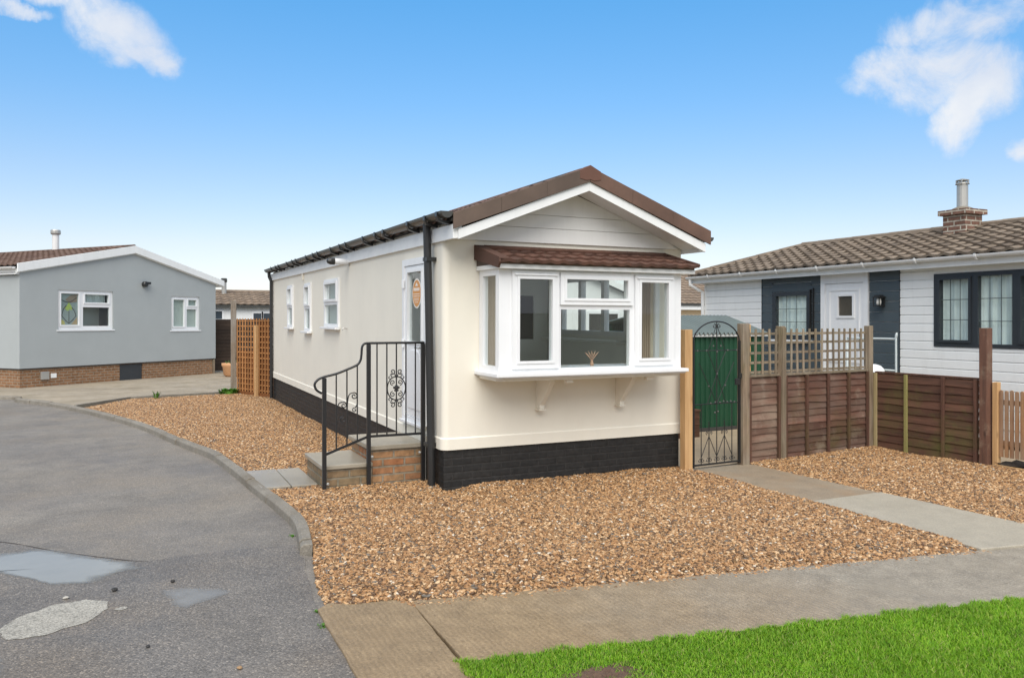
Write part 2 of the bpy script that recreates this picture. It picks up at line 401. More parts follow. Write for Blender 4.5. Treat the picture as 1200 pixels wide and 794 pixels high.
def grass_mat():
    n = NT('grass_blade'); gi = n.n.new('ShaderNodeNewGeometry')
    c = n.ramp(gi.outputs['Random Per Island'], [(0, (.105,.26,.010)), (.35, (.165,.37,.014)), (.7, (.24,.46,.02)), (.93, (.34,.48,.06)), (.985, (.42,.40,.17))])
    a = n.noise(n.map('Object', 1), 2.2, 5); c = n.mix(1.0, c, n.ramp(a, [(.3, (.70,.74,.6)), (.7, (1.2,1.15,1.1))]), 'MULTIPLY')
    n.set(c, .5, None, .3); n.b.inputs['Subsurface Weight'].default_value = 0
    tl = n.n.new('ShaderNodeBsdfTranslucent'); n.L(c, tl.inputs[0]); ms = n.n.new('ShaderNodeMixShader'); ms.inputs[0].default_value = .3
    n.L(n.b.outputs[0], ms.inputs[1]); n.L(tl.outputs[0], ms.inputs[2]); n.L(ms.outputs[0], n.out.inputs[0])
    return n.m
M_grass = grass_mat()

# ------------------------------------------------------------------ roofs, windows, boards
def tile_roof(name, m, parent, M, width, length, tw, tl, lip=.028, amp=.022, cuts=(), samples=6, shape='pan'):
    """tiled sheet: local x across, local y up the slope, z out of it; M places it"""
    nu = max(2, int(round(width/tw)))*samples; vs = []; fs = []; uvs = []
    rows = []; k = 0; y = 0.0
    while y < length-1e-6:
        y2 = min(length, y+tl); rows.append((y, -.004, k)); rows.append((y, lip, k)); rows.append((y2, .004, k)); y = y2; k += 1
    def prof(u):
        f = (u/tw) % 1.0
        if shape == 'pan': return amp*(.5-.5*math.cos(2*math.pi*f))**1.4
        return amp*(1 if .1 < f < .9 else 0)
    for (yy, h, k) in rows:
        for i in range(nu+1):
            u = width*i/nu
            jit = .004*noise.noise(Vector((math.floor(u/tw)*3.1, k*7.7, 1)))
            vs.append(M @ Vector((u, yy, h + prof(u) + jit)))
    for r in range(len(rows)-1):
        for i in range(nu):
            a = r*(nu+1)+i
            fs.append((a, a+1, a+nu+2, a+nu+1)); uvs.append((i//samples+.5, rows[r][2]+.5))
    me = bpy.data.meshes.new(name); me.from_pydata([tuple(v) for v in vs], [], fs); ul = me.uv_layers.new(name='UVMap')
    for p in me.polygons:
        for li in p.loop_indices: ul.data[li].uv = uvs[p.index]
    if cuts:
        bm = bmesh.new(); bm.from_mesh(me)
        for co, no in cuts:
            bmesh.ops.bisect_plane(bm, geom=bm.verts[:]+bm.edges[:]+bm.faces[:], plane_co=co, plane_no=no, clear_outer=True)
        bm.to_mesh(me); bm.free()
    me.materials.append(m); o = bpy.data.objects.new(name, me); COL.objects.link(o); o.parent = parent
    return o

def slope_M(origin, along, up):
    a = Vector(along).normalized(); u = Vector(up).normalized(); n = a.cross(u)
    return Matrix.Translation(origin) @ Matrix((a, u, n)).transposed().to_4x4()

def window(root, M, x0, x1, z0, z1, lights, mat=M_white, gl=M_glass2, depth=.055, front=-.012, sill=True, behind='blind', sashes=(), lead=None, mull=None, sillmat=None):
    b = MB(); b.panel(x1, z0, z1, lights, depth, M @ T(0, front), x0)
    w = b.build('window', mat, root, bevel=.003)
    for i, h in enumerate(lights):
        p = MB(); p.box(h[0]-.008, h[1]+.008, front+.026, front+.032, h[2]-.008, h[3]+.008, M); p.build('pane', gl, w)
        if i in sashes:
            s = MB(); e = .034; s.panel(h[1]+e, h[2]-e, h[3]+e, [(h[0]+.004, h[1]-.004, h[2]+.004, h[3]-.004)], .02, M @ T(0, front-.0205), h[0]-e)
            s.build('sash', mat, w, bevel=.004)
        if lead:
            nx, nz = lead; l = MB()
            for k in range(1, nx):
                x = h[0]+(h[1]-h[0])*k/nx; l.box(x-.005, x+.005, front+.021, front+.0255, h[2], h[3], M)
            for k in range(1, nz):
                z = h[2]+(h[3]-h[2])*k/nz; l.box(h[0], h[1], front+.0195, front+.0252, z-.005, z+.005, M)
            l.build('lead_grid', M_lead, w)
    if sill:
        s = MB(); s.box(x0-.05, x1+.05, front-.06, front+.02, z0-.035, z0-.003, M); s.build('sill', sillmat or mat, w, bevel=.004)
    if behind == 'blind':
        s = MB(); s.box(x0+.01, x1-.01, .055, .065, z0+.01, z1-.01, M); s.build('blind', M_blind, w)
    elif behind == 'net':
        s = MB(); n = int((x1-x0)/.012); vs = []; fs = []
        for i in range(n+1):
            x = x0+(x1-x0)*i/n; y = .058+.016*math.sin(x*38+2*math.sin(x*5))+.006*math.sin(x*97)
            vs += [(x, y, z0), (x, y, z1), (x, y+.004, z0), (x, y+.004, z1)]
            if i: a = 4*(i-1); fs += [(a, a+4, a+5, a+1), (a+2, a+3, a+7, a+6)]
        s.add(vs, fs, M); s.build('net_curtain', M_net, w, recalc=False, smooth=True)
        s = MB(); s.box(x0, x1, .5, .52, z0-.1, z1+.1, M); s.build('blind', M_blind, w)
    return w

def lap_boards(b, L, z0, z1, pitch=.088, y=0.0, seed=0, amp=.010):
    rnd = random.Random(seed); n = int((z1-z0)/pitch+.5); pitch = (z1-z0)/n
    seg = max(6, int(L/.11))
    for k in range(n):
        za = z0+k*pitch; zb = za+pitch*1.28 if k < n-1 else za+pitch
        vs = []; fs = []; ph = rnd.random()*50
        for i in range(seg+1):
            x = L*i/seg; wv = amp*noise.noise(Vector((x*2.3, ph, 0)))*1.6
            yb = y-.022-.006*noise.noise(Vector((x*3, ph, 5)))
            vs += [(x, yb, za+wv), (x, yb+.011, za+wv), (x, y+.002, zb), (x, y-.006, zb)]
            if i:
                a = 4*(i-1); fs += [(a, a+4, a+7, a+3), (a+1, a+2, a+6, a+5), (a, a+1, a+5, a+4), (a+3, a+7, a+6, a+2)]
        fs += [(0,3,2,1), (4*seg, 4*seg+1, 4*seg+2, 4*seg+3)]
        b.add(vs, fs)

def clad_boards(b, w, z0, z1, pitch, M, t=.018, x0=0.0, gap=.006):
    """shiplap boards with a shadow gap, y from -t to 0"""
    z = z0
    while z < z1-.01:
        zt = min(z+pitch-gap, z1)
        vs = [(x0,0,z),(x0,-t,z+.004),(x0,-t,zt-.012),(x0,-t*.35,zt),(x0,0,zt)]
        vs += [(w,p[1],p[2]) for p in vs]
        b.add(vs, [(0,1,2,3,4),(9,8,7,6,5)]+[(i, i+5, (i+1) % 5+5, (i+1) % 5) for i in range(5)], M)
        z += pitch

def half_gutter(b, p0, p1, r, M=None, n=8, t=.004):
    """open half round gutter from p0 to p1 (horizontal)"""
    p0 = Vector(p0); p1 = Vector(p1); d = (p1-p0).normalized(); s = Vector((d.y, -d.x, 0)); vs = []; fs = []
    prof = [(-math.cos(math.pi*k/n)*r, -math.sin(math.pi*k/n)*r) for k in range(n+1)] + [(math.cos(math.pi*k/n)*(r-t), -math.sin(math.pi*k/n)*(r-t)) for k in range(n+1)]
    m = len(prof)
    for p in (p0, p1): vs += [p + s*a + Vector((0,0,c)) for a, c in prof]
    fs = [(i, (i+1) % m, (i+1) % m+m, i+m) for i in range(m)]
    for o in (0, m):
        fs += [tuple(o+i for i in (k, k+1, 2*n-k, 2*n+1-k)) for k in range(n)]
    # stop ends
    for o in (0, m): fs.append(tuple(o+i for i in range(n+1)))
    b.add(vs, fs, M)

# ================================================================== MAIN PARK HOME
W, LEN = 3.02, 10.75
home = thing('park_home', 'narrow cream park home with black brick skirt and white bay window', 'mobile home')
home.rotation_euler = (R(.45), 0, 0)
ML = T(0, LEN, 0, R(-90))            # left long wall: local x = LEN - Y, local y points inward
sl = lambda y: LEN-y
MR = T(W, 0, 0, R(90))               # right long wall: local x = Y
MBk = T(W, LEN, 0, R(180))
LWIN = [(8.84, 8.28, 1.61, 2.44), (7.11, 6.58, 1.565, 2.43), (5.47, 4.49, 1.667, 2.43)]
b = MB(); rc = .07; zt = 2.80
b.panel(W, .47, zt, [(.43, 2.60, 1.31, 2.34)], .07, None, rc)
b.panel(LEN-rc, .47, zt, [(sl(a)+.03, sl(c)-.03, z0+.03, z1-.03) for a, c, z0, z1 in LWIN]+[(sl(1.277)+.04, sl(.445)-.04, .68, 2.46)], .07, ML)
b.panel(LEN-.071, .47, zt, [(1.05, 2.85, 1.58, 2.42)], .07, MR, .071)
b.panel(W, .47, zt, [], .07, MBk)
arc = [(rc-rc*math.cos(R(90*k/8)), rc-rc*math.sin(R(90*k/8))) for k in range(9)]
for k in range(8):
    b.add([(*arc[k], .47), (*arc[k+1], .47), (*arc[k+1], zt), (*arc[k], zt)], [(0,1,2,3)])
b.add([(W, LEN, zt), (0, LEN, zt), (1.52, LEN, 3.3)], [(0,1,2)])
b.build('wall', M_cream, home, recalc=False)
# base band
b = MB()
def ring(o, z0, z1, r):
    pts = [(rc+o-(rc+o)*math.cos(R(90*k/8))-o, rc-(rc+o)*math.sin(R(90*k/8))) for k in range(9)]
    return pts
o = .014
outer = [(rc-(rc+o)*math.cos(R(90*k/8)), rc-(rc+o)*math.sin(R(90*k/8))) for k in range(9)]
loop = outer+[(W+o, -o), (W+o, LEN+o), (-o, LEN+o)]
inn = [(.03,.03)]*9+[(W-.03,.03), (W-.03,LEN-.03), (.03,LEN-.03)]
n = len(loop); vs = [(*p, .462) for p in loop]+[(*p, .575) for p in loop]+[(*p, .590) for p in [(x*.0+ (x+.012 if x < .5 else x-.012), y+.012 if y < 5 else y-.012) for x, y in loop]]
fs = []
for i in range(n):
    j = (i+1) % n; fs += [(i, j, j+n, i+n), (i+n, j+n, j+2*n, i+2*n)]
fs.append(tuple(range(n)))
b.add(vs, fs); b.build('base_band', M_cream, home, recalc=True)
# black brick skirt
b = MB(); b.panel(W-.012, -.3, .466, [], .1, T(0, .012), .012); b.panel(LEN-.1125, -.3, .466, [], .1, T(.012, LEN, 0, R(-90)), .1125); b.panel(LEN-.1125, -.3, .466, [], .1, T(W-.012, 0, 0, R(90)), .1125)
b.panel(W, -.3, .466, [], .1, T(W, LEN-.012, 0, R(180)))
b.build('brick_skirt', M_skirt, home)
# gable cladding (front)
zb, zpk, sx = 2.648, 3.215, 1.52
sl_r = (zpk-2.69)/1.47
b = MB()
for (za, zc) in ((2.648, 2.8075), (2.811, 2.9505), (2.954, 3.205)):
    f = lambda z: max(0.0, (zpk-z)/sl_r)
    xa = min(f(za), 1.44); xc = min(f(zc), 1.44)
    poly = [(sx-xa, za), (sx+xa, za), (sx+xc, zc), (sx-xc, zc)]
    b.prism(poly, 'y', -.028, -.002)
b.build('gable_board', M_gable, home, bevel=.003)
b = MB(); b.prism([(.06,2.66),(2.98,2.66),(2.98,2.72),(sx,3.2),(.06,2.72)], 'y', -.001, .06); b.build('gable_backing', M_gable, home)
# roof: soffit slabs, barge boards, verge caps, tiles
RY0, RY1 = -.375, LEN+.12
zE_L, zE_R, zR = 2.715, 2.695, 3.30       # top line of the barge boards
xL, xR = .015, 3.085
b = MB()
b.prism([(xL+.01, zE_L-.075), (sx, zR-.075), (xR-.01, zE_R-.075), (xR-.01, zE_R-.06), (sx, zR-.06), (xL+.01, zE_L-.06)], 'y', RY0+.02, -.03)
b.build('verge_soffit', M_barge, home)
b = MB()
b.prism([(xL, zE_L-.10), (sx, zR-.105), (sx, zR), (xL, zE_L)], 'y', RY0, RY0+.02)
b.prism([(sx, zR-.105), (xR, zE_R-.10), (xR, zE_R), (sx, zR)], 'y', RY0-.001, RY0+.02)
b.build('bargeboard', M_barge, home, bevel=.003)
b = MB(); b.box(-.035, -.004, RY0+.021, RY1, 2.62, 2.765); b.box(W+.004, W+.05, RY0+.021, RY1, 2.60, 2.745)
b.box(-.0345, .06, RY0+.0205, RY0+.05, 2.625, 2.76); b.box(W-.0, W+.0495, RY0+.0205, RY0+.05, 2.605, 2.74)
b.build('fascia', M_barge, home, bevel=.003)
# roof structure under the tiles
b = MB()
b.prism([(-.05, 2.79), (sx, zR+.005), (W+.11, 2.755), (W+.11, 2.775), (sx, zR+.085), (-.05, 2.825)], 'y', RY0+.03, RY1)
b.build('roof_deck', M_dark, home)
upL = Vector((sx+.09, 0, .61)); lenL = upL.length
roofL = tile_roof('roof', M_tile_main, home, slope_M((-.09, RY1, 2.80), (0,-1,0), upL), RY1-RY0-.03, lenL, .30, .33)
upR = Vector((-(W+.13-sx), 0, .64)); lenR = upR.length
tile_roof('roof', M_tile_main, home, slope_M((W+.13, RY0+.03, 2.77), (0,1,0), upR), RY1-RY0-.03, lenR, .30, .33)
# brown dry-verge caps on the front rake
nseg = 3
for side in (0, 1):
    b = MB()
    A = Vector((-.045, 0, 2.712)) if side == 0 else Vector((W+.125, 0, 2.685))
    Bp = Vector((sx, 0, 3.292))
    for k in range(nseg):
        p = A.lerp(Bp, k/nseg); q = A.lerp(Bp, (k+1)/nseg-.0012)
        d = .0015*(k % 2)
        b.prism([(p.x, p.z), (q.x, q.z), (q.x, q.z+.158), (p.x, p.z+.158)], 'y', RY0-.022-d, RY0-.002)
        b.prism([(p.x, p.z+.145), (q.x, q.z+.145), (q.x, q.z+.160), (p.x, p.z+.160)], 'y', RY0-.002, RY0+.09)
    b.build('verge_cap', (M_verge, M_verge2)[side], home, bevel=.002)
b = MB(); b.prism([(sx-.13, 3.315), (sx-.05, 3.30), (sx, 3.31), (sx+.05, 3.30), (sx+.13, 3.315), (sx+.13, 3.405), (sx, 3.468), (sx-.13, 3.405)], 'y', RY0-.027, RY0+.10)
b.build('ridge_end', paint('ridge_end_red', (.135,.066,.046), .75, .12, .1), home, bevel=.004)
b = MB()
y = RY0+.1
while y < RY1:
    b.prism([(sx-.13, 3.395), (sx-.06, 3.445), (sx, 3.462), (sx+.06, 3.445), (sx+.13, 3.395), (sx+.06, 3.43), (sx, 3.44), (sx-.06, 3.43)], 'y', y, y+.44); y += .445
b.build('ridge_tile', M_tile_main, home)
# gutters and downpipes
b = MB(); half_gutter(b, (-.106, RY0+.0, 2.885), (-.106, RY1+.05, 2.865), .068); g = b.build('gutter', M_gutter, home, recalc=True)
for k in range(12):
    y = RY0+.09+k*.93
    for yy in ([y, y+.36] if k % 2 == 0 else [y]):
        b = MB(); b.prism([(-.1755, 2.886), (-.176, 2.85), (-.15, 2.815), (-.106, 2.800), (-.036, 2.81), (-.036, 2.765), (-.10, 2.775), (-.16, 2.795), (-.183, 2.84), (-.182, 2.886)], 'y', yy, yy+.055)
        b.build('bracket', M_blackpl, g)
b = MB(); half_gutter(b, (W+.15, RY1, 2.775), (W+.15, RY0+.02, 2.775), .052); b.build('gutter', M_gutter, home)
def pipe(path, r, M=None):
    b = MB(); b.tube(path, r, 12); 
    return b
b = pipe([(-.085, .285, 2.83), (-.08, .28, 2.66), (-.07, .255, 2.0), (-.066, .21, 1.0), (-.064, .18, .35), (-.064, .17, .0)], .042)
for z in (2.45, .50): b.box(-.112, -.002, .155+.05*(z/2.4), .275+.05*(z/2.4), z-.02, z+.02)
b.build('downpipe', M_blackpl, home, smooth=False)
b = pipe([(-.098, 10.72, 2.82), (-.09, 10.72, 2.7), (-.05, 10.70, 2.6), (-.05, 10.66, 0)], .036); b.build('downpipe', M_blackpl, home)
b = pipe([(W+.13, .25, 2.74), (W+.045, .25, 2.58), (W+.04, .25, .02)], .032); b.build('downpipe', M_blackpl, home)
b = MB(); b.box(-.03, -.001, LEN-.05, LEN+.03, .47, 2.66); b.build('corner_trim', M_white, home)
# small windows on the left wall
for (a, c, z0, z1) in LWIN:
    x0, x1 = sl(a), sl(c); zm = z0+(z1-z0)*.50; e = .062 if x1-x0 > .7 else .055
    window(home, ML, x0, x1, z0, z1, [(x0+e, x1-e, z0+.05, zm-.03), (x0+e+.025, x1-e-.025, zm+.055, z1-.075)], sashes=(1,), front=-.03, depth=.07)
# flue vent, overflow vent, hook
fl = MB(); fl.lathe([(.044,0),(.044,.26)], 16, M=Matrix.Translation((0,3.9,2.64)) @ Matrix.Rotation(R(-90),4,'Y'))
flo = fl.build('flue', M_white, home, smooth=False)
b = MB(); b.lathe([(.052,0),(.052,.03),(.046,.032),(.05,.036),(.05,.06),(.035,.1),(.012,.115)], 16, M=Matrix.Translation((-.22,3.9,2.64)) @ Matrix.Rotation(R(-90),4,'Y'))
b.build('flue_cap', M_blackpl, flo)
b = MB(); b.lathe([(.062,0),(.062,.012)], 16, M=Matrix.Translation((0,3.9,2.64)) @ Matrix.Rotation(R(-90),4,'Y')); b.build('collar', M_galv, flo)
b = MB(); b.box(-.03, .0, 7.28, 7.36, 2.50, 2.66); b.build('overflow_vent', M_cream, home, bevel=.006)
b = MB(); b.tube([(0,4.02,1.655),(-.05,4.02,1.665),(-.07,4.02,1.65),(-.07,4.02,1.63)], .009, 6); b.build('overflow_spout', M_galv, home)
# side door
dx0, dx1, dz0, dz1 = sl(1.277), sl(.445), .655, 2.50
b = MB(); b.panel(dx1, dz0, dz1, [(dx0+.07, dx1-.07, dz0+.05, dz1-.075)], .075, ML @ T(0,-.035), dx0)
door = b.build('door', M_white, home, bevel=.004)
gx0, gx1, gz0, gz1 = dx0+.17, dx1-.17, 1.56, 2.35
b = MB(); b.panel(dx1-.075, dz0+.055, dz1-.08, [(gx0, gx1, gz0, gz1)], .05, ML @ T(0,-.022), dx0+.075)
b.panel(gx1+.028, gz0-.028, gz1+.028, [(gx0+.004, gx1-.004, gz0+.004, gz1-.004)], .012, ML @ T(0,-.034), gx0-.028)
leaf = b.build('door_leaf', M_white, door, bevel=.003)
b = MB(); b.box(gx0-.01, gx1+.01, .0, .006, gz0-.01, gz1+.01, ML); b.build('pane', M_glass2, door)
b = MB()
arch = [(gx0+.02, .80), (gx1-.02, .80), (gx1-.02, 1.36), (gx1-.05, 1.42)]+[((gx0+gx1)/2+(gx1-gx0)/2*.8*math.cos(R(t)), 1.42+.05*math.sin(R(t))) for t in (30, 60, 90, 120, 150)]+[(gx0+.05, 1.42), (gx0+.02, 1.36)]
b.prism(arch, 'y', -.034, -.0225, ML); b.build('raised_panel', M_white, door, bevel=.008)
b = MB(); b.box(dx1-.13, dx1-.10, -.048, -.022, 1.36, 1.58, ML); b.beam((dx1-.115,-.075,1.50), (dx1-.25,-.075,1.50), .016, .018, M=ML); b.beam((dx1-.115,-.048,1.50), (dx1-.115,-.08,1.50), .018, .018, M=ML)
b.build('handle', M_steel, door, bevel=.003)
for z in (1.53, 2.22): 
    b = MB(); b.box(dx0+.045, dx0+.09, -.058, -.034, z-.05, z+.05, ML); b.build('hinge', M_white, door, bevel=.006)
b = MB(); b.box(dx1+.012, dx1+.034, -.008, .0, .70, 2.46, ML); b.build('door_seal', M_lead, door)
b = MB(); b.box(dx0, dx1, -.07, -.0355, dz0-.03, dz0, ML); b.build('threshold', M_white, door, bevel=.004)
# oval sticker, inside face of door glass
cx, cz = (gx0+gx1)/2+.03, 2.105; MS = ML @ T(cx, -.006, cz)
ell = lambda a, c, n=36: [(a*math.cos(2*math.pi*k/n), c*math.sin(2*math.pi*k/n)) for k in range(n)]
b = MB(); b.prism(ell(.155, .168), 'y', .0, .0025, MS); stk = b.build('sticker', M_signwhite, door)
b = MB(); b.prism(ell(.137, .150), 'y', -.002, -.0005, MS); stk2 = b.build('sticker_face', M_orangesign, stk)
b = MB()
b.prism([(-.045,.082),(.045,.082),(.0,.122)], 'y', -.004, -.0022, MS)
rw = random.Random(3)
for (z, wd, h) in ((.028, .10, .034), (-.012, .105, .014), (-.036, .105, .014), (-.062, .085, .013), (-.082, .08, .013), (-.104, .06, .012)):
    x = -wd
    while x < wd:
        w_ = min(rw.uniform(.010, .022), wd-x)
        if h > .03: b.box(x, x+w_*.8, -.004, -.0022, z, z+h, MS)
        else: b.box(x, x+w_*.8, -.004, -.0022, z, z+h*.6, MS)
        x += w_+.005
b.build('sticker_print', M_signwhite, stk)

# interior seen through the bay
room = MB(); ix0, ix1, iy0, iy1, iz0, iz1 = .09, W-.08, .08, 3.2, .62, 2.55
room.add([(ix0,iy0,iz0),(ix1,iy0,iz0),(ix1,iy1,iz0),(ix0,iy1,iz0)], [(0,1,2,3)])
room.add([(ix0,iy0,iz1),(ix1,iy0,iz1),(ix1,iy1,iz1),(ix0,iy1,iz1)], [(3,2,1,0)])
room.panel(ix1, iz0, iz1, [], .04, T(0, iy1), ix0)
room.panel(iy1, iz0, iz1, [(1.05, 2.85, 1.58, 2.42)], .01, T(ix1, 0, 0, R(90)) @ T(0, 0), iy0)
room.panel(iy1, iz0, iz1, [(.50, 1.22, .70, 2.44)], .01, T(ix0-.005, 0, 0, R(90)), iy0)
room.build('room_lining', M_room, home, recalc=False)
b = MB(); b.panel(2.90, iz0, 2.40, [(2.36, 2.66, 1.50, 2.16)], .04, T(0, iy1-.05), 2.06); idoor = b.build('inner_door', M_roomdoor, home, bevel=.01)
b = MB(); b.box(2.35, 2.67, iy1-.03, iy1-.02, 1.49, 2.17); b.build('pane', M_dark, idoor)
window(home, MR @ T(0,0), 1.05, 2.85, 1.58, 2.42, [(1.12, 1.60, 1.65, 2.35), (1.68, 2.22, 1.65, 2.35), (2.30, 2.78, 1.65, 2.35)], gl=M_glass, behind=None, depth=.08)
b = MB(); b.box(ix1-.22, ix1-.012, .95, 3.0, 1.50, 1.535); b.build('window_board', M_roomdoor, home, bevel=.004)

# ------------------------------------------------------------------ bay window
YF = -.5; MF = T(0, YF)
bx0, bx1, bz0, bz1 = .40, 2.64, 1.282, 2.325
lts = [(.612, 1.002, 1.392, 2.238), (1.155, 1.925, 2.034, 2.246), (1.108, 1.958, 1.318, 1.925), (2.085, 2.46, 1.392, 2.232)]
b = MB(); b.panel(bx1, bz0, bz1, lts, .06, MF, bx0)
MRetL = T(bx0, 0, 0, R(-90)); MRetR = T(bx1, 0, 0, R(90))
rl = (.10, .42, 1.345, 2.265)
b.panel(.438, bz0, bz1, [rl], .06, MRetL, .005)
b.panel(-.005, bz0, bz1, [(-.42, -.10, 1.345, 2.265)], .06, MRetR, -.438)
b.box(bx0+.061, bx1-.061, YF+.061, .0, bz0, bz0+.03); b.box(bx0+.061, bx1-.061, YF+.061, .0, bz1-.03, bz1)
bay = b.build('bay_window', M_white, home, bevel=.004)
def sash(h, e=.072):
    s = MB(); s.panel(h[1]+e, h[2]-e, h[3]+e, [h], .024, MF @ T(0, -.0245), h[0]-e); s.build('sash', M_white, bay, bevel=.007)
    s = MB(); i = .008; s.panel(h[1]+.02, h[2]-.02, h[3]+.02, [(h[0]+i, h[1]-i, h[2]+i, h[3]-i)], .012, MF @ T(0, -.0335), h[0]-.02)
    s.build('glazing_bead', M_white, bay, bevel=.004)
sash(lts[0]); sash(lts[1], .062); sash(lts[3])
for h in lts:
    p = MB(); p.box(h[0]-.01, h[1]+.01, YF+.012, YF+.018, h[2]-.01, h[3]+.01); p.build('pane', M_glass, bay)
for (mt, q) in ((MRetL, rl), (MRetR, (-.42, -.10, 1.345, 2.265))):
    p = MB(); p.box(q[0]-.01, q[1]+.01, .025, .031, q[2]-.01, q[3]+.01, mt); p.build('pane', M_glass, bay)
for h in (lts[0], lts[3]):
    b = MB(); b.box(h[0]-.05, h[1]+.05, YF-.043, YF-.034, h[3]+.028, h[3]+.046); b.build('drip_strip', M_white, bay, bevel=.003)
b = MB(); b.box(bx0-.055, bx1+.05, YF-.085, -.001, 1.243, 1.281); b.box(bx0-.03, bx1+.03, YF-.06, -.002, 1.2285, 1.2425); b.build('sill', M_white, bay, bevel=.006)
b = MB(); b.prism([(bx0+.06, YF+.0), (bx1-.02, YF+.0), (bx1+.0, YF+.03), (bx1, -.001), (bx0, -.001), (bx0, YF+.07)], 'z', 1.196, 1.228); b.build('bay_base', M_cream, bay, bevel=.006)
for x in (1.075, 2.10):
    b = MB(); b.prism([(-.001, 1.195), (-.34, 1.195), (-.34, 1.155), (-.10, .89), (-.10, .85), (-.001, .85)], 'x', x, x+.055)
    b.box(x-.012, x+.07, -.115, -.001, .832, .85)
    b.build('bracket', M_cream, bay, bevel=.004)
for x in (1.21, 2.23):
    b = MB(); b.box(x, x+.085, YF+.06, YF+.12, 1.155, 1.195); b.build('support_lug', M_cream, bay, bevel=.004)
# canopy
b = MB(); b.box(bx0-.035, bx1+.13, -.585, -.002, 2.326, 2.372); b.build('canopy_fascia', M_barge, bay, bevel=.004)
b = MB(); b.prism([(-.001, 2.372), (-.585, 2.372), (-.60, 2.40), (-.001, 2.55)], 'x', bx0-.03, 2.755); b.build('canopy_core', M_verge, bay)
cup = Vector((0, .63, .165))
tile_roof('canopy_tiles', M_tile_canopy, bay, slope_M((bx0-.035, -.635, 2.385), (1,0,0), cup), 2.785-bx0+.035, cup.length, .155, .225, .028, .014, samples=8)
b = MB(); b.prism([(-.001, 2.445), (-.60, 2.33), (-.64, 2.385), (-.635, 2.425), (-.001, 2.585)], 'x', bx0-.062, bx0-.037)
b.prism([(-.64, 2.417), (-.635, 2.437), (-.001, 2.60), (-.001, 2.58)], 'x', bx0-.062, bx0+.05)
M_cv = paint('canopy_verge_brown', (.085,.042,.029), .75, .15, .12, 90)
b.build('canopy_verge', M_cv, bay, bevel=.004)
b = MB(); b.prism([(-.64, 2.405), (-.635, 2.437), (-.001, 2.60), (-.001, 2.565)], 'x', 2.775, 2.80); b.build('canopy_verge', M_cv, bay, bevel=.004)
b = MB(); b.prism([(-.001, 2.545), (-.06, 2.55), (-.07, 2.575), (-.03, 2.60), (-.001, 2.603)], 'x', bx0+.05, 2.775); b.build('canopy_flashing', M_tile_canopy, bay, bevel=.006)

# curtains gathered at the sides of the bay
M_curt = paint('curtain_cloth', (.40,.31,.23), .9, .12, .1, 200); M_curt2 = paint('curtain_lining', (.72,.66,.54), .9, .08, .1, 200)
for (x0_, x1_, y_, m_) in ((2.36, 2.53, -.06, M_curt), (2.535, 2.60, -.05, M_curt2), (.45, .56, -.04, M_curt)):
    vs = []; fs = []; n_ = 40
    for i in range(n_+1):
        x = x0_+(x1_-x0_)*i/n_; y = y_+.022*math.sin(i*.95+.4*math.sin(i*.3)); vs += [(x,y,1.315),(x,y,2.29),(x,y+.004,1.315),(x,y+.004,2.29)]
        if i: a = 4*(i-1); fs += [(a,a+4,a+5,a+1),(a+2,a+3,a+7,a+6)]
    b = MB(); b.add(vs, fs); b.build('curtain', m_, bay, recalc=False, smooth=True)

# dried flowers standing inside the bay
df = thing('dried_flowers', 'pale pink dried flower sprays standing behind the bay window glass', 'dried flowers', (1.66, -.22, 1.311))
b = MB(); b.lathe([(.018,0),(.022,.02),(.012,.05),(.014,.06)], 12); b.build('vase', M_stick, df, smooth=True)
b = MB(); rr = random.Random(2)
for k in range(5):
    a = -.5+.25*k; pts = [(0,0,.04)]
    for t in (1, 2, 3): pts.append((math.sin(a)*.045*t*(1+.2*t), .01*(k-2)*t*.4, .04+math.cos(a)*.042*t))
    b.tube(pts, [.002,.003,.007,.002], 6)
b.build('stem', M_stick, df, smooth=True)

# ================================================================== STEPS + HANDRAIL
steps = thing('brick_steps', 'two worn red brick doorsteps topped with wet stone slabs', 'steps', (0,0,0))
b = MB(); b.box(-.60, -.02, .52, 1.39, -.05, .432); b.build('riser_base', M_stepbrick, steps, bevel=.004)
b = MB(); b.box(-1.11, -.602, .52, 1.39, -.05, .262); b.build('riser_base', brick('step_brick_dull', (.22,.15,.085), (.26,.17,.09), (.22,.19,.14), .24, .085, .012, .4, .8, dirt=(.15,.13,.08)), steps, bevel=.004)
b = MB(); b.box(-.635, -.016, .495, 1.42, .432, .482); b.build('slab', M_stone, steps, bevel=.008)
b = MB(); b.box(-1.135, -.602, .495, 1.42, .262, .307); b.build('slab', M_stone, steps, bevel=.008)

rail = thing('handrail', 'black wrought iron handrail with scrollwork beside the brick steps', 'railing', (0,.45,0))
def post(x, zt):
    b = MB(); b.box(x-.02, x+.02, -.02, .02, -.05, zt); return b.build('post', M_black, rail, bevel=.003)
post(-1.124, 1.215); post(-.66, 1.555)
p3 = post(-.061, 1.555)
def smooth_path(pts, n=6):
    P = [Vector(p) for p in pts]; out = []
    for i in range(len(P)-1):
        a, b_, c, d = P[max(i-1,0)], P[i], P[i+1], P[min(i+2, len(P)-1)]
        for k in range(n):
            t = k/n; out.append(.5*((2*b_)+(c-a)*t+(2*a-5*b_+4*c-d)*t*t+(3*b_-a-3*c+d)*t**3))
    out.append(P[-1]); return out
top = [(-1.150,1.060),(-1.205,1.10),(-1.222,1.152),(-1.199,1.191),(-1.147,1.222),(-1.001,1.257),(-.89,1.297),(-.785,1.342),(-.748,1.388),(-.737,1.446),(-.730,1.527),(-.705,1.562),(-.66,1.568)]
b = MB(); b.tube(smooth_path([(x,0,z) for x, z in top])+[(-.3,0,1.568),(-.045,0,1.566)], .0125, 8); b.build('top_rail', M_black, rail, smooth=True)
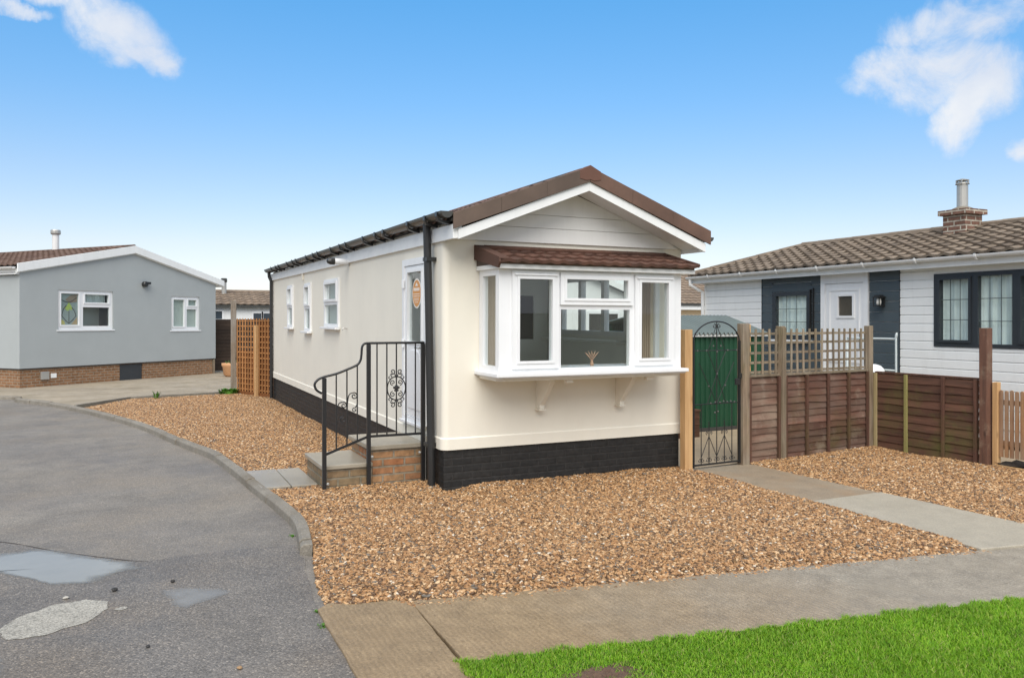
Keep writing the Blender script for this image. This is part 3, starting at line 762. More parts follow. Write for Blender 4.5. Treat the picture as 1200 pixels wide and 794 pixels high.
b = MB(); b.beam((-1.11,0,.432), (-.68,0,.585), .010, .026); b.beam((-.64,0,.590), (-.08,0,.588), .010, .026); b.build('bottom_rail', M_black, rail)
for x in (-1.001, -.89, -.781):
    t = (x+1.11)/.43; zt_ = {-1.001:1.25, -.89:1.29, -.781:1.335}[x]
    b = MB(); b.box(x-.006, x+.006, -.006, .006, .432+.153*t, zt_); b.build('baluster', M_black, rail)
for x in (-.57, -.463, -.358, -.252, -.146):
    b = MB(); b.box(x-.006, x+.006, -.006, .006, .585, 1.562); b.build('baluster', M_black, rail)
def spiral(cx, cz, r, a0, turns, dirn=1, n=28):
    return [(cx+r*(1-.78*k/n)*math.cos(a0+dirn*turns*2*math.pi*k/n), 0, cz+r*(1-.78*k/n)*math.sin(a0+dirn*turns*2*math.pi*k/n)) for k in range(n+1)]
b = MB(); c0 = (-.358, 1.085)
b.tube([(c0[0]+.10*math.cos(2*math.pi*k/32), 0, c0[1]+.125*math.sin(2*math.pi*k/32)) for k in range(32)], .0065, 6, closed=True)
for sx_ in (-1, 1):
    for sz in (-1, 1):
        b.tube([(c0[0], 0, c0[1]+sz*.10), (c0[0]+sx_*.02, 0, c0[1]+sz*.155)]+spiral(c0[0]+sx_*.042, c0[1]+sz*.178, .030, math.pi/2-sx_*2.4 if sz > 0 else -math.pi/2+sx_*2.4, 1.15, -sx_*sz), .0055, 6)
        b.tube(spiral(c0[0]+sx_*.072, c0[1]+sz*.118, .026, math.pi/2 if sz > 0 else -math.pi/2, 1.1, sx_*sz), .005, 6)
        b.tube(spiral(c0[0]+sx_*.040, c0[1]+sz*.062, .030, -math.pi/2*sz, 1.2, sx_*sz), .0055, 6)
for (dx, dz, r) in ((0,0,.02),(0,.022,.016),(-.022,.008,.015),(.022,.008,.015),(-.012,-.022,.013),(.012,-.022,.013)):
    b.lathe([(.002,-.008),(r,-.004),(r,.004),(.002,.008)], 8, M=Matrix.Translation((c0[0]+dx, 0, c0[1]+dz)) @ Matrix.Rotation(R(90),4,'X'))
b.build('scroll_medallion', M_black, rail, smooth=True)
b = MB()
b.tube(smooth_path([(-.888,0,.86),(-.880,0,.985),(-.862,0,1.04),(-.822,0,1.055)], 5)+spiral(-.815, 1.02, .036, math.pi/2, 1.3, -1), .006, 6)
b.tube(smooth_path([(-.785,0,.93),(-.80,0,.90)], 3)+spiral(-.81, .875, .026, 1.2, 1.1, 1), .0055, 6)
b.tube(smooth_path([(-.998,0,.76),(-.992,0,.88),(-.975,0,.945),(-.945,0,.962)], 5)+spiral(-.925, .928, .034, math.pi*.6, 1.3, -1), .006, 6)
b.tube(spiral(-.93, .78, .034, 1.5, 1.3, 1), .0055, 6)
b.build('scroll', M_black, rail, smooth=True)
for x, z in ((-.625,.375),(-.10,.385),(-1.09,.13)):
    b = MB(); b.lathe([(.016,0),(.016,.02),(.008,.03)], 8, M=Matrix.Translation((x,.0,z)) @ Matrix.Rotation(R(90),4,'X')); b.build('fixing_bolt', M_galv, rail)
b = MB(); b.box(-.04,-.028,-.01,.05,.02,.56); b.build('wall_stay', M_galv, rail)

# ================================================================== LEFT GREY BUNGALOW
lh = thing('grey_bungalow', 'grey rendered bungalow with white bargeboard on a brick plinth', 'bungalow', (-5.45,16.29,0), R(38.7))
LW, LD = 6.58, 9.0
LWN = [(1.06, 2.73, 1.56, 2.645), (4.79, 5.90, 1.51, 2.575)]
b = MB(); b.panel(LW, .57, 2.98, LWN, .12)
b.panel(LD-.121, .57, 2.98, [], .12, T(0, LD, 0, R(-90)), .121); b.panel(LD-.121, .57, 2.98, [], .12, T(LW, 0, 0, R(90)), .121); b.panel(LW, .57, 2.98, [], .12, T(LW, LD, 0, R(180)))
b.prism([(0, 2.98), (LW, 2.98), (LW, 3.03), (3.41, 3.86), (0, 3.12)], 'y', 0, .12)
b.build('wall', M_greyrender, lh, recalc=False)
b = MB(); b.box(.0, LW, -.004, .03, .545, .568); b.box(-.004, .03, 0, LD, .545, .568); b.build('base_trim', M_blackpl, lh)
b = MB(); b.panel(LW-.12, -.1, .545, [(2.97, 3.75, -.02, .535)], .1, T(0,.03), .03); b.panel(LD-.131, -.1, .545, [], .1, T(.03, LD, 0, R(-90)), .1); b.panel(LD, -.1, .545, [], .1, T(LW-.12, 0, 0, R(90)), .131)
b.build('brick_plinth', M_plinth, lh)
b = MB(); b.box(2.98, 3.74, .045, .06, -.05, .53); b.build('access_hatch', M_anth, lh, bevel=.006)
b = MB(); b.box(LW-.1, LW-.03, .0, .07, -.05, .54); b.build('corner_post', M_oldpost, lh)
b = MB(); b.box(.57, .80, -.02, .03, .25, .46); b.build('meter_box', M_galv, lh, bevel=.01)
b = MB(); b.box(.86, 1.02, .01, .03, .28, .40); b.build('air_vent', M_whitewall, lh, bevel=.004)
b = MB()
b.prism([(-.10, 3.055), (3.42, 3.80), (3.42, 4.02), (-.10, 3.275)], 'y', -.09, -.05); b.prism([(3.42, 3.80), (6.88, 2.95), (6.88, 3.14), (3.42, 4.02)], 'y', -.091, -.05)
b.build('bargeboard', M_barge, lh, bevel=.006)
b = MB(); b.prism([(-.1, 3.03), (3.42, 3.78), (6.86, 2.93), (6.86, 2.96), (3.42, 3.81), (-.1, 3.06)], 'y', -.048, LD+.05); b.build('roof_soffit', M_whitewall, lh)
u = Vector((3.52, 0, .79)); tile_roof('roof', M_tile_left, lh, slope_M((-.12, LD+.05, 3.225), (0,-1,0), u), LD+.08, u.length, .24, .33, .03, .03)
u = Vector((-3.46, 0, .86)); tile_roof('roof', M_tile_left, lh, slope_M((6.90, -.04, 3.12), (0,1,0), u), LD+.08, u.length, .3, .33)
b = MB(); b.tube([(3.42, -.04, 4.0), (3.42, LD+.05, 4.0)], .06, 8); b.build('ridge_tile', M_tile_left, lh)
b = MB(); half_gutter(b, (-.17, -.02, 3.19), (-.17, LD, 3.19), .06); b.build('gutter', M_wgutter, lh)
b = MB(); b.box(-.10, -.005, .0, LD, 3.0, 3.15); b.build('fascia', M_barge, lh)
b = MB(); b.lathe([(.10,-.25),(.10,.55),(.085,.56)], 14, (3.3, 3.35, 4.0)); pv = b.build('vent_pipe', M_wgutter, lh, smooth=False)
b = MB(); b.lathe([(.13,0),(.145,.03),(.145,.11),(.13,.14)], 14, (3.3, 3.35, 4.5)); b.build('pipe_cowl', M_galv, pv)
(a0, a1, c0_, c1) = LWN[0]
w1 = window(lh, T(0,.05), a0, a1, c0_, c1, [(a0+.09, a0+.62, c0_+.13, c1-.09), (a0+.80, a1-.12, c1-.33, c1-.10), (a0+.75, a1-.09, c0_+.10, c1-.46)], sashes=(0,1), depth=.06, behind=None)
b = MB(); b.box(a0, a1, .6, .62, c0_, c1); b.build('blind', M_blind, w1)
b = MB(); n_ = 40; vs = []; fs = []
for i in range(n_+1):
    x = a0+.77+(a1-a0-.86)*i/n_; y = .22+.02*math.sin(i*1.9); vs += [(x, y, c1-.36), (x, y, c1-.06), (x, y+.004, c1-.36), (x, y+.004, c1-.06)]
    if i: k = 4*(i-1); fs += [(k,k+4,k+5,k+1), (k+2,k+3,k+7,k+6)]
b.add(vs, fs); b.build('net_curtain', M_net, w1, recalc=False, smooth=True)
# leaded flower panel in the left light
gx, gz, gw, gh = a0+.09, c0_+.13, .53, c1-.09-c0_-.13
def motif(poly, col, nm):
    b = MB(); b.prism([(gx+p[0]*gw, gz+p[1]*gh) for p in poly], 'y', .075, .082); b.build(nm, paint('stained_'+nm, col, .3, .1, .0), w1)
motif([(.0,.0),(1,0),(1,1),(0,1)], (.30,.33,.33), 'stained_glass')
def motif2(poly, col, nm, d):
    b = MB(); b.prism([(gx+p[0]*gw, gz+p[1]*gh) for p in poly], 'y', .075-d, .0745); b.build(nm, paint('stained_'+nm, col, .3, .1, .0), w1)
motif2([(.50,.72),(.62,.62),(.70,.52),(.62,.46),(.55,.52),(.48,.45),(.38,.46),(.28,.52),(.38,.60)], (.42,.50,.12), 'stained_flower', .003)
motif2([(.05,.02),(.3,.02),(.25,.12),(.12,.18),(.05,.14)], (.50,.42,.14), 'stained_leaf', .003)
motif2([(.62,.02),(.97,.02),(.97,.26),(.8,.14)], (.42,.28,.16), 'stained_leaf', .003)
motif2([(.30,.80),(.55,.70),(.95,.74),(.97,.98),(.6,.95)], (.30,.22,.17), 'stained_leaf', .003)
b = MB()
for pts in ([(.1,.3),(.3,.16),(.5,.05)], [(.9,.3),(.7,.16),(.5,.05)], [(.1,.3),(.2,.5),(.36,.62)], [(.9,.3),(.8,.45),(.66,.56)], [(.05,.8),(.5,.72),(.95,.88)], [(.5,.05),(.5,.45)]):
    b.tube([(gx+p[0]*gw, .071, gz+p[1]*gh) for p in smooth_path([(q[0],q[1],0) for q in pts], 5)], .008, 5)
b.build('lead_line', M_dark, w1)
(a0, a1, c0_, c1) = LWN[1]
window(lh, T(0,.05), a0, a1, c0_, c1, [(a0+.09, a0+.52, c0_+.12, c1-.10), (a0+.67, a1-.10, c1-.29, c1-.10), (a0+.63, a1-.09, c0_+.10, c1-.40)], sashes=(0,1), depth=.06)
b = MB(); b.lathe([(.07,0),(.085,.02),(.085,.10),(.06,.13)], 14, M=Matrix.Translation((3.77,0,2.90)) @ Matrix.Rotation(R(90),4,'X')); b.box(3.80,3.93,-.13,-.02,2.90,2.97); b.build('wall_lamp', M_blackpl, lh, bevel=.004)

# ================================================================== RIGHT CLAD BUNGALOW
rh = thing('clad_bungalow', 'white clad bungalow with dark panels, brown tiled roof and brick chimney', 'bungalow', (8.0,5.6,0), R(-90))
ry = lambda Y: 5.6-Y
RL, RWd = 10.2, 3.3
holes = [(ry(3.60), ry(2.84), 1.50, 2.29), (ry(2.47), ry(1.54), .55, 2.60), (ry(.329)+.0, ry(-.90-.62*1), 1.425, 2.50)]
b = MB(); b.panel(RL, .1, 2.72, holes, .1); b.panel(RWd-.101, .1, 2.72, [], .1, T(0, RWd, 0, R(-90)), .101); b.panel(RWd-.101, .1, 2.72, [], .1, T(RL, 0, 0, R(90)), .101); b.panel(RL, .1, 2.72, [], .1, T(RL, RWd, 0, R(180)))
b.build('wall', M_whitewall, rh, recalc=False)
d0, d1 = ry(3.955), ry(.934)
hx0, hx1 = holes[2][0], holes[2][1]
for (w_, za, zb_, Mx, xx) in ((d0-.012, .30, 2.66, T(0,0), .0), (hx0-.005, .30, 2.66, T(0,0), d1+.012), (RL, .30, 2.66, T(0,0), hx1+.005), (hx1+.004, .30, 1.42, T(0,0), hx0-.004), (RWd, .30, 2.66, T(0, RWd, 0, R(-90)), 0)):
    b = MB(); clad_boards(b, w_, za, zb_, .133, Mx, x0=xx); b.build('white_cladding', M_whitewall, rh)
b = MB(); b.box(hx0-.004, hx1+.004, -.018, 0, 2.505, 2.66); b.build('window_header', M_whitewall, rh)
b = MB(); b.box(-.035, .0, -.03, .03, .3, 2.66); b.build('corner_trim', M_whitewall, rh)
def dark(x0, x1, z0, z1):
    b = MB(); clad_boards(b, x1, z0, z1, .165, T(0,0), x0=x0); b.build('dark_cladding', M_slate, rh)
wx0, wx1 = ry(3.63), ry(2.80)
dark(d0, wx0-.06, .30, 2.66); dark(wx1+.06, ry(2.51), .30, 2.66); dark(wx0-.06, wx1+.06, .30, 1.455); dark(wx0-.06, wx1+.06, 2.335, 2.66); dark(ry(1.50), d1, .30, 2.66)
b = MB(); b.box(d0-.012, d0+.0, -.024, 0, .3, 2.66); b.box(d1, d1+.012, -.024, 0, .3, 2.66); b.build('cladding_trim', M_anth, rh)
# small window
window(rh, T(0,0), wx0-.05, wx1+.05, 1.46, 2.33, [(wx0+.04, wx1-.04, 1.545, 2.26)], M_anth, M_glass2, front=-.03, depth=.08, behind='net', lead=(3,3), sillmat=M_whitewall)
b = MB(); b.box(wx1+.055, wx1+.075, -.06, -.02, 1.5, 2.36); b.box(wx1+.12, wx1+.135, -.05, -.02, 1.5, 2.38); b.build('cable_trunking', M_blackpl, rh)
# door
x0, x1 = ry(2.50), ry(1.51)
b = MB(); b.panel(x1, .55, 2.645, [(x0+.09, x1-.09, .60, 2.44)], .09, T(0,-.045), x0); rd = b.build('door', M_white, rh, bevel=.005)
px0, px1, pz0, pz1 = ry(2.123), ry(1.82), 1.885, 2.222
b = MB(); b.panel(x1-.095, .605, 2.435, [(px0, px1, pz0, pz1)], .05, T(0,-.03), x0+.095)
b.panel(x1-.17, 1.1, 2.34, [(x0+.20, x1-.20, 1.13, 2.31)], .012, T(0,-.0425), x0+.17)
b.panel(px1+.035, pz0-.035, pz1+.035, [(px0+.004, px1-.004, pz0+.004, pz1-.004)], .016, T(0,-.0465), px0-.035)
b.build('door_leaf', M_white, rd, bevel=.003)
b = MB(); b.box(px0-.01, px1+.01, -.012, -.006, pz0-.01, pz1+.01); b.build('pane', paint('obscure_glass', (.07,.06,.045), .12, .3, .05, 30, spec=.6), rd)
b = MB(); b.box(x0, x1, .06, .08, .55, 2.6); b.build('blind', M_blind, rd)
b = MB(); b.box(x1-.15, x1-.12, -.07, -.032, 1.35, 1.60); b.build('handle', M_steel, rd, bevel=.003)
# big window, four lights, anthracite frame
X0, X1 = holes[2][0], holes[2][1]; s1, s2 = ry(-.303), ry(-.905)
window(rh, T(0,0), X0, X1, 1.425, 2.50, [(X0+.10, s1-.07, 1.52, 2.41), (s1+.06, s2-.05, 1.475, 2.44), (s2+.07, X1-.08, 1.52, 2.41)], M_anth, M_glass2, front=-.035, depth=.09, behind='net', sashes=(0,2), lead=(3,3), sill=False)
# wall lamp
b = MB(); lx, lz = ry(1.25), 2.115
b.box(lx-.05, lx+.05, -.03, -.019, lz-.08, lz+.08); b.box(lx-.07, lx+.07, -.17, -.03, lz+.055, lz+.075); b.box(lx-.05, lx+.05, -.15, -.05, lz+.075, lz+.10); b.box(lx-.06, lx+.06, -.16, -.04, lz-.085, lz-.07)
for (ax, ay) in ((-.055,-.155),(.055,-.155),(-.055,-.045),(.055,-.045)): b.box(lx+ax-.006, lx+ax+.006, ay-.006, ay+.006, lz-.07, lz+.055)
wl = b.build('wall_lamp', M_blackpl, rh)
b = MB(); b.lathe([(.03,-.06),(.038,-.03),(.035,.04),(.02,.05)], 12, (lx,-.10,lz)); b.build('lamp_glass', M_signwhite, wl, smooth=True)
# eaves, gutter
b = MB(); b.box(-.24, RL+.1, -.215, -.195, 2.585, 2.70); b.box(-.24, -.22, -.195, RWd+.2, 2.585, 2.70); b.build('fascia', M_barge, rh)
b = MB(); b.box(-.218, RL+.1, -.194, -.001, 2.66, 2.675); b.build('soffit', M_whitewall, rh)
b = MB(); half_gutter(b, (RL+.1, -.275, 2.735), (-.30, -.275, 2.72), .055); g = b.build('gutter', M_wgutter, rh)
for k in range(11):
    b = MB(); b.prism([(-.22,2.66),(-.30,2.655),(-.337,2.70),(-.34,2.74),(-.33,2.74),(-.325,2.70),(-.295,2.67),(-.22,2.672)], 'x', .4+k*.95, .43+k*.95); b.build('bracket', M_wgutter, g)
b = MB(); b.tube([(-.20,-.275,2.70),(-.20,-.275,2.56),(-.10,-.12,2.44),(-.06,-.06,2.40),(-.06,-.06,.1)], .034, 10); b.build('downpipe', M_wgutter, rh)
# hipped roof
e0, ez, rz_, hw = -.27, 2.735, 3.34, RWd/2+.27
slope_up = Vector((0, hw, rz_-ez)); ln = slope_up.length
hip = Vector((hw*.68, hw, rz_-ez))     # hip line from eaves corner to ridge end
Mf = slope_M((e0, e0, ez), (1,0,0), slope_up)
cn = Vector((hw, -hw*.68, 0)).normalized()     # plane through the hip line, vertical
tile_roof('roof', M_tile_right, rh, Mf, RL-e0+.1, ln, .24, .20, .036, .030, cuts=[((e0,e0,0), (-cn.x, -cn.y, 0))], samples=8)
Mb = slope_M((RL+.1, e0+2*hw, ez), (-1,0,0), Vector((0,-hw,rz_-ez)))
cb = Vector((hw, hw*.68, 0)).normalized()
tile_roof('roof', M_tile_right, rh, Mb, RL-e0+.1, ln, .24, .20, .036, .030, cuts=[((e0,e0+2*hw,0), (-cb.x, -cb.y, 0))])
u = Vector((hw*.68, 0, rz_-ez)); Mh = slope_M((e0, e0+2*hw, ez), (0,-1,0), u)
tile_roof('roof', M_tile_right, rh, Mh, 2*hw, u.length, .24, .20, .036, .030, cuts=[((e0,e0,0), (cn.x, cn.y, 0)), ((e0,e0+2*hw,0), (cb.x, cb.y, 0))])
b = MB(); b.prism([(e0+.03, ez-.03), (e0+hw, rz_-.03), (e0+2*hw-.03, ez-.03)], 'x', hw*.68+e0+.1, RL+.05); b.build('roof_deck', M_dark, rh)
b = MB()
def ridge_run(p, q, n, r=.085):
    p = Vector(p); q = Vector(q)
    for k in range(n):
        a = p.lerp(q, k/n); c = p.lerp(q, (k+1)/n+.004); b.tube([a, c], [r, r*.94], 10)
ridge_run((e0+hw*.68, e0+hw, rz_-.0), (RL+.1, e0+hw, rz_-.0), 22); ridge_run((e0, e0, ez+.02), (e0+hw*.68, e0+hw, rz_), 5, .075)
b.build('ridge_tile', M_tile_right, rh, smooth=False)
# chimney
cxa, cxb, cya, cyb = ry(1.08), ry(.69), 1.20, 1.62
b = MB(); b.box(cxa, cxb, cya, cyb, 3.0, 3.53); ch = b.build('chimney', M_chim, rh)
b = MB(); b.box(cxa-.055, cxb+.055, cya-.055, cyb+.055, 3.53, 3.612); b.build('chimney_cap', M_chim, ch)
b = MB(); b.prism([(cya-.16, 3.075), (cya+.0, 3.075), (cya+.0, 3.19), (cya-.02, 3.19)], 'x', cxa-.10, cxb+.10); b.build('flashing', M_galv, ch)
cc = ((cxa+cxb)/2, (cya+cyb)/2, 3.612)
b = MB(); b.lathe([(.17,0),(.15,.03),(.085,.06)], 16, cc); b.build('flaunching', M_kerb, ch)
b = MB(); b.lathe([(.085,.05),(.085,.40),(.07,.42),(.07,.46)], 18, cc); fp = b.build('flue_pipe', M_galv, ch, smooth=False)
b = MB(); b.lathe([(.10,.485),(.10,.495),(.02,.52)], 18, cc); 
b.tube([(cc[0]+.098*math.cos(2*math.pi*k/24), cc[1]+.098*math.sin(2*math.pi*k/24), cc[2]+.43) for k in range(24)], .008, 6, closed=True)
for k in range(6): 
    t = k*math.pi/3; b.box(cc[0]+.095*math.cos(t)-.008, cc[0]+.095*math.cos(t)+.008, cc[1]+.095*math.sin(t)-.008, cc[1]+.095*math.sin(t)+.008, cc[2]+.43, cc[2]+.49)
b.build('flue_cowl', M_galv, fp)

# ================================================================== DISTANT BUNGALOWS
fh = thing('white_bungalow', 'low white bungalow with brown tiled roof seen beyond the dark fence', 'bungalow', (-4,27,0))
b = MB(); b.box(0, 12, 0, 3.4, 0, 2.42); b.prism([(.05,2.42),(3.35,2.42),(1.7,2.95)], 'x', 0, 12); b.build('wall', M_whitewall, fh)
b = MB(); b.box(-.1, 12.1, -.22, -.16, 2.36, 2.46); b.build('gutter', M_gutter, fh)
u = Vector((0,1.9,.60)); tile_roof('roof', M_tile_far, fh, slope_M((-.15,-.2,2.47), (1,0,0), u), 12.3, u.length, .30, .34, .04, .03)
u = Vector((0,-1.9,.60)); tile_roof('roof', M_tile_far, fh, slope_M((12.15,3.6,2.47), (-1,0,0), u), 12.3, u.length, .30, .34)
b = MB(); b.tube([(-.15,1.7,3.07),(12.15,1.7,3.07)], .08, 8); b.build('ridge_tile', M_tile_far, fh)
for (xa, xb, za, zb) in ((3.7,4.55,1.88,2.2),(5.78,6.10,1.6,2.12),(6.18,6.50,1.6,2.12)):
    b = MB(); b.panel(xb+.07, za-.07, zb+.07, [(xa,xb,za,zb)], .04, T(0,-.03), xa-.07); w = b.build('window', M_white, fh)
    b = MB(); b.box(xa, xb, -.004, -.001, za, zb); b.build('pane', paint('far_pane', (.045,.06,.075), .1, .1, .0), w)
b = MB(); b.lathe([(.10,0),(.10,.5)], 12, (4.76,1.3,2.95)); fl_ = b.build('flue', M_galv, fh)
b = MB(); b.lathe([(.12,.50),(.13,.54),(.13,.64),(.1,.67)], 12, (4.76,1.3,2.95)); b.build('flue_cowl', M_gutter, fl_)

bh = thing('beige_bungalow', 'beige bungalow with hipped brown roof far behind the green shed', 'bungalow', (16.8,20,0))
b = MB(); b.box(0, 10, 0, 7, 0, 2.28); b.build('wall', M_beige, bh)
b = MB(); b.box(-.3, 10.3, -.3, 7.3, 2.28, 2.50); b.build('fascia', M_barge, bh)
b = MB(); b.box(-.36, 10.36, -.36, -.3, 2.46, 2.56); b.build('gutter', M_gutter, bh)
hb = 3.85; u = Vector((0, hb, 1.55)); cb1 = Vector((1,-1,0)).normalized()
tile_roof('roof', M_tile_far, bh, slope_M((-.35,-.35,2.52), (1,0,0), u), 10.7, u.length, .3, .34, .04, .03, cuts=[((-.35,-.35,0), (-cb1.x,-cb1.y,0))])
u = Vector((hb, 0, 1.55)); cb2 = Vector((1,1,0)).normalized()
tile_roof('roof', M_tile_far, bh, slope_M((-.35,7.35,2.52), (0,-1,0), u), 7.7, u.length, .3, .34, .04, .03, cuts=[((-.35,-.35,0), (cb1.x,cb1.y,0)), ((-.35,7.35,0), (cb2.x,cb2.y,0))])
u = Vector((0,-hb,1.55)); tile_roof('roof', M_tile_far, bh, slope_M((10.35,7.35,2.52), (-1,0,0), u), 10.7, u.length, .3, .34, .04, .03, cuts=[((-.35,7.35,0), (-cb2.x,-cb2.y,0))])
b = MB(); b.box(2.6, 3.4, 3.0, 3.5, 2.9, 3.9); b.build('chimney', M_chim, bh)

# the pale bungalow seen through the room windows
vb = thing('gabled_bungalow', 'pale bungalow with white gable seen through the rooms of the cream home', 'bungalow', (6.2,13.2,0))
b = MB(); b.box(0, 5.2, 0, 6, 0, 2.5); b.prism([(0,2.5),(5.2,2.5),(2.6,3.5)], 'y', 0, 6); b.build('wall', M_whitewall, vb)
b = MB(); b.prism([(-.2,2.42),(2.6,3.48),(5.4,2.42),(5.4,2.60),(2.6,3.66),(-.2,2.60)], 'y', -.2, 6.2); b.build('roof', M_slate, vb)
b = MB(); b.prism([(-.22,2.42),(2.6,3.46),(2.6,3.64),(-.22,2.60)], 'y', -.225, -.201); b.prism([(5.42,2.42),(2.6,3.46),(2.6,3.64),(5.42,2.60)], 'y', -.2255, -.201); b.build('bargeboard', M_barge, vb)
for xa in (.6, 3.4): window(vb, T(0,0), xa, xa+1.2, 1.2, 2.1, [(xa+.08, xa+.56, 1.28, 2.02), (xa+.64, xa+1.12, 1.28, 2.02)], behind=None, gl=M_dark, front=-.06)

# ================================================================== FENCES, POSTS, GATE
gp = MB(); gp.box(-.055, .055, -.05, .05, -.05, 1.70)
tag(gp.build('gate_post', M_newwood, None, bevel=.006, loc=(2.995,-.155,0)), 'new pale timber gate post standing against the cream home', 'post')

def Mline(p, q):
    d = Vector((q[0]-p[0], q[1]-p[1], 0)); return (p[0], p[1], 0), math.atan2(d.y, d.x), d.length
# fence with trellis top (runs away along X)
p_, rz1, Lf = Mline((3.91,-.10), (6.44,.17))
f1 = thing('trellis_fence', 'weathered brown lap fence topped with open wooden trellis', 'fence', p_, rz1)
for (x, w_, d_, zt_, m_) in ((0, .115, .10, 1.77, M_oldpost), (.68, .085, .09, 1.735, M_oldpost), (2.50, .085, .09, 1.735, M_oldpost)):
    b = MB(); b.box(x-w_/2, x+w_/2, -d_/2, d_/2, -.05, zt_); b.build('post', m_, f1, bevel=.006)
b = MB(); b.box(.68-.036, .68+.036, -.062, -.046, .0, 1.72); b.build('post_cover', M_trellis, f1, bevel=.004)
for k, (xa, xb) in enumerate(((.06,.637), (.725,2.455))):
    b = MB(); lap_boards(b, xb-xa, .02, 1.10, .088, 0, 11+k); o = b.build('lap_panel', (M_lap_pale, M_lap)[k], f1); o.location = (xa, .012, 0)
    n_ = max(1, int(round((xb-xa)/.40)))
    for i in range(n_+1):
        x = min(max(xa+(xb-xa)*i/n_, xa+.02), xb-.02); b = MB(); b.box(x-.019, x+.019, -.045, -.014, .02, 1.10); b.build('batten', M_batten, f1, bevel=.002)
    b = MB(); b.box(xa, xb, -.03, .025, 1.102, 1.135); b.build('capping', M_trellis, f1, bevel=.003)
    b = MB(); x = xa+.02; rr = random.Random(5+k)
    while x < xb:
        b.box(x-.015, x+.015, -.018, -.004, 1.137, 1.70, Matrix.Translation((x,0,1.4)) @ Matrix.Rotation(R(rr.uniform(-1.2,1.2)),4,'Y') @ Matrix.Translation((-x,0,-1.4))); x += .118+rr.uniform(-.012,.012)
    for z in (1.16, 1.28, 1.40, 1.525, 1.64): b.box(xa+.003, xb-.003, -.003, .011, z-.015, z+.015)
    b.build('trellis', M_trellis, f1)
b = MB(); b.box(.1, .155, .02, .07, 0, 1.76); b.build('brace', M_newwood, f1, bevel=.004)
# low lap fence running towards the viewer
p_, rz2, Lf2 = Mline((6.50,.13), (6.515,-1.45))
f2 = thing('low_lap_fence', 'low brown lap fence stained green with algae ending at a tall brown post', 'fence', p_, rz2)
b = MB(); lap_boards(b, 1.50, .03, 1.075, .105, 0, 31, .013); b.build('lap_panel', M_lap2, f2)
b = MB(); b.box(0, 1.5, -.02, .03, 1.077, 1.10); b.build('capping', M_batten, f2, bevel=.003)
for x, m_ in ((.02, M_battenp), (.50, M_moss), (1.04, M_batten), (1.475, M_batten)):
    b = MB(); b.box(x-.02, x+.02, -.052, -.018, .0, 1.077); b.build('batten', m_, f2, bevel=.002)
b = MB(); b.box(1.535, 1.635, -.06, .05, -.05, 1.715); b.build('post', M_brownpost, f2, bevel=.006)
b = MB(); b.box(-.06, -.005, -.02, .07, 0, 1.08); b.build('corner_filler', M_darkfence, f2)
# picket fence
p_, rz3, _ = Mline((6.56,-1.56), (6.60,-4.6))
f3 = thing('picket_fence', 'brown picket fence with rounded tops beside the white cladding', 'fence', p_, rz3)
b = MB(); b.box(-.035, .03, -.035, .035, -.02, 1.06); b.build('post', M_newwood, f3, bevel=.005)
x = .06
while x < 3.0:
    b = MB(); h_ = .97+random.uniform(-.008,.008); pr = [(x-.0215,.165),(x+.0215,.165),(x+.0215,h_-.02)]+[(x+.0215*math.cos(R(t)), h_-.02+.0215*math.sin(R(t))) for t in (30,60,90,120,150)]+[(x-.0215,h_-.02)]
    b.prism(pr, 'y', -.012, .006); b.build('picket', M_picket, f3); x += .0625
b = MB(); b.box(-.03, 3.0, .0065, .04, .30, .36); b.box(-.03, 3.0, .0065, .04, .79, .85); b.build('back_rail', M_picket, f3)
b = MB(); b.box(2.98, 3.06, -.035, .035, -.02, 1.06); b.build('post', M_newwood, f3, bevel=.005)
b = MB(); b.beam((6.53,-1.56,.02), (6.44,-4.4,.02), .03, .10); tag(b.build('bed_edging', M_newwood, bevel=.004), 'thin timber board edging the dark soil bed under the pickets', 'edging')

# wrought iron gate
gx_, gy_ = 3.105, -.145
gt = thing('garden_gate', 'black wrought iron garden gate with arched top between two posts', 'gate', (gx_,gy_,0), R(3))
GW = .735
def bar(b, p, q, r=.006): b.tube([p, q], r, 6)
b = MB(); b.box(-.012, .012, -.012, .012, .06, 1.56); b.box(GW-.012, GW+.012, -.012, .012, .06, 1.56)
b.box(.012, GW-.012, -.008, .008, .075, .095); b.box(.012, GW-.012, -.007, .007, .80, .812); b.box(.012, GW-.012, -.007, .007, 1.44, 1.452)
b.tube([(GW/2-(GW/2-.0)*math.cos(math.pi*k/24), 0, 1.54+.255*math.sin(math.pi*k/24)) for k in range(25)], .0085, 8)
b.build('frame', M_black, gt)
for k in range(5):
    x = GW*(k+1)/6; b = MB(); bar(b, (x,0,.09), (x,0,.805 if k % 2 == 0 and k != 2 else .60)); 
    b.build('bar', M_black, gt)
b = MB(); bar(b, (GW/2,0,.6), (GW/2,0,1.79)); b.build('bar', M_black, gt)
b = MB()
for (p, q) in (((1/6,.17),(2/6,.42)), ((2/6,.42),(3/6,.17)), ((3/6,.17),(4/6,.42)), ((4/6,.42),(5/6,.17)), ((.30,1.445),(.5,1.16)), ((.70,1.445),(.5,1.16)), ((.5,1.16),(.30,.81)), ((.5,1.16),(.70,.81)), ((.5,1.76),(.32,1.45)), ((.5,1.76),(.68,1.45)), ((.12,1.3),(.5,.81)), ((.88,1.3),(.5,.81))):
    bar(b, (p[0]*GW,0,p[1]), (q[0]*GW,0,q[1]), .0045)
for k in (1,2,3,4,5):
    for s_ in (-1,1): b.tube(spiral(GW*k/6+s_*.028, .135, .026, math.pi/2, 1.1, s_), .004, 5)
for k in (2,4):
    for s_ in (-1,1): b.tube(spiral(GW*k/6+s_*.03, .46, .022, -math.pi/2, 1.0, s_), .004, 5)
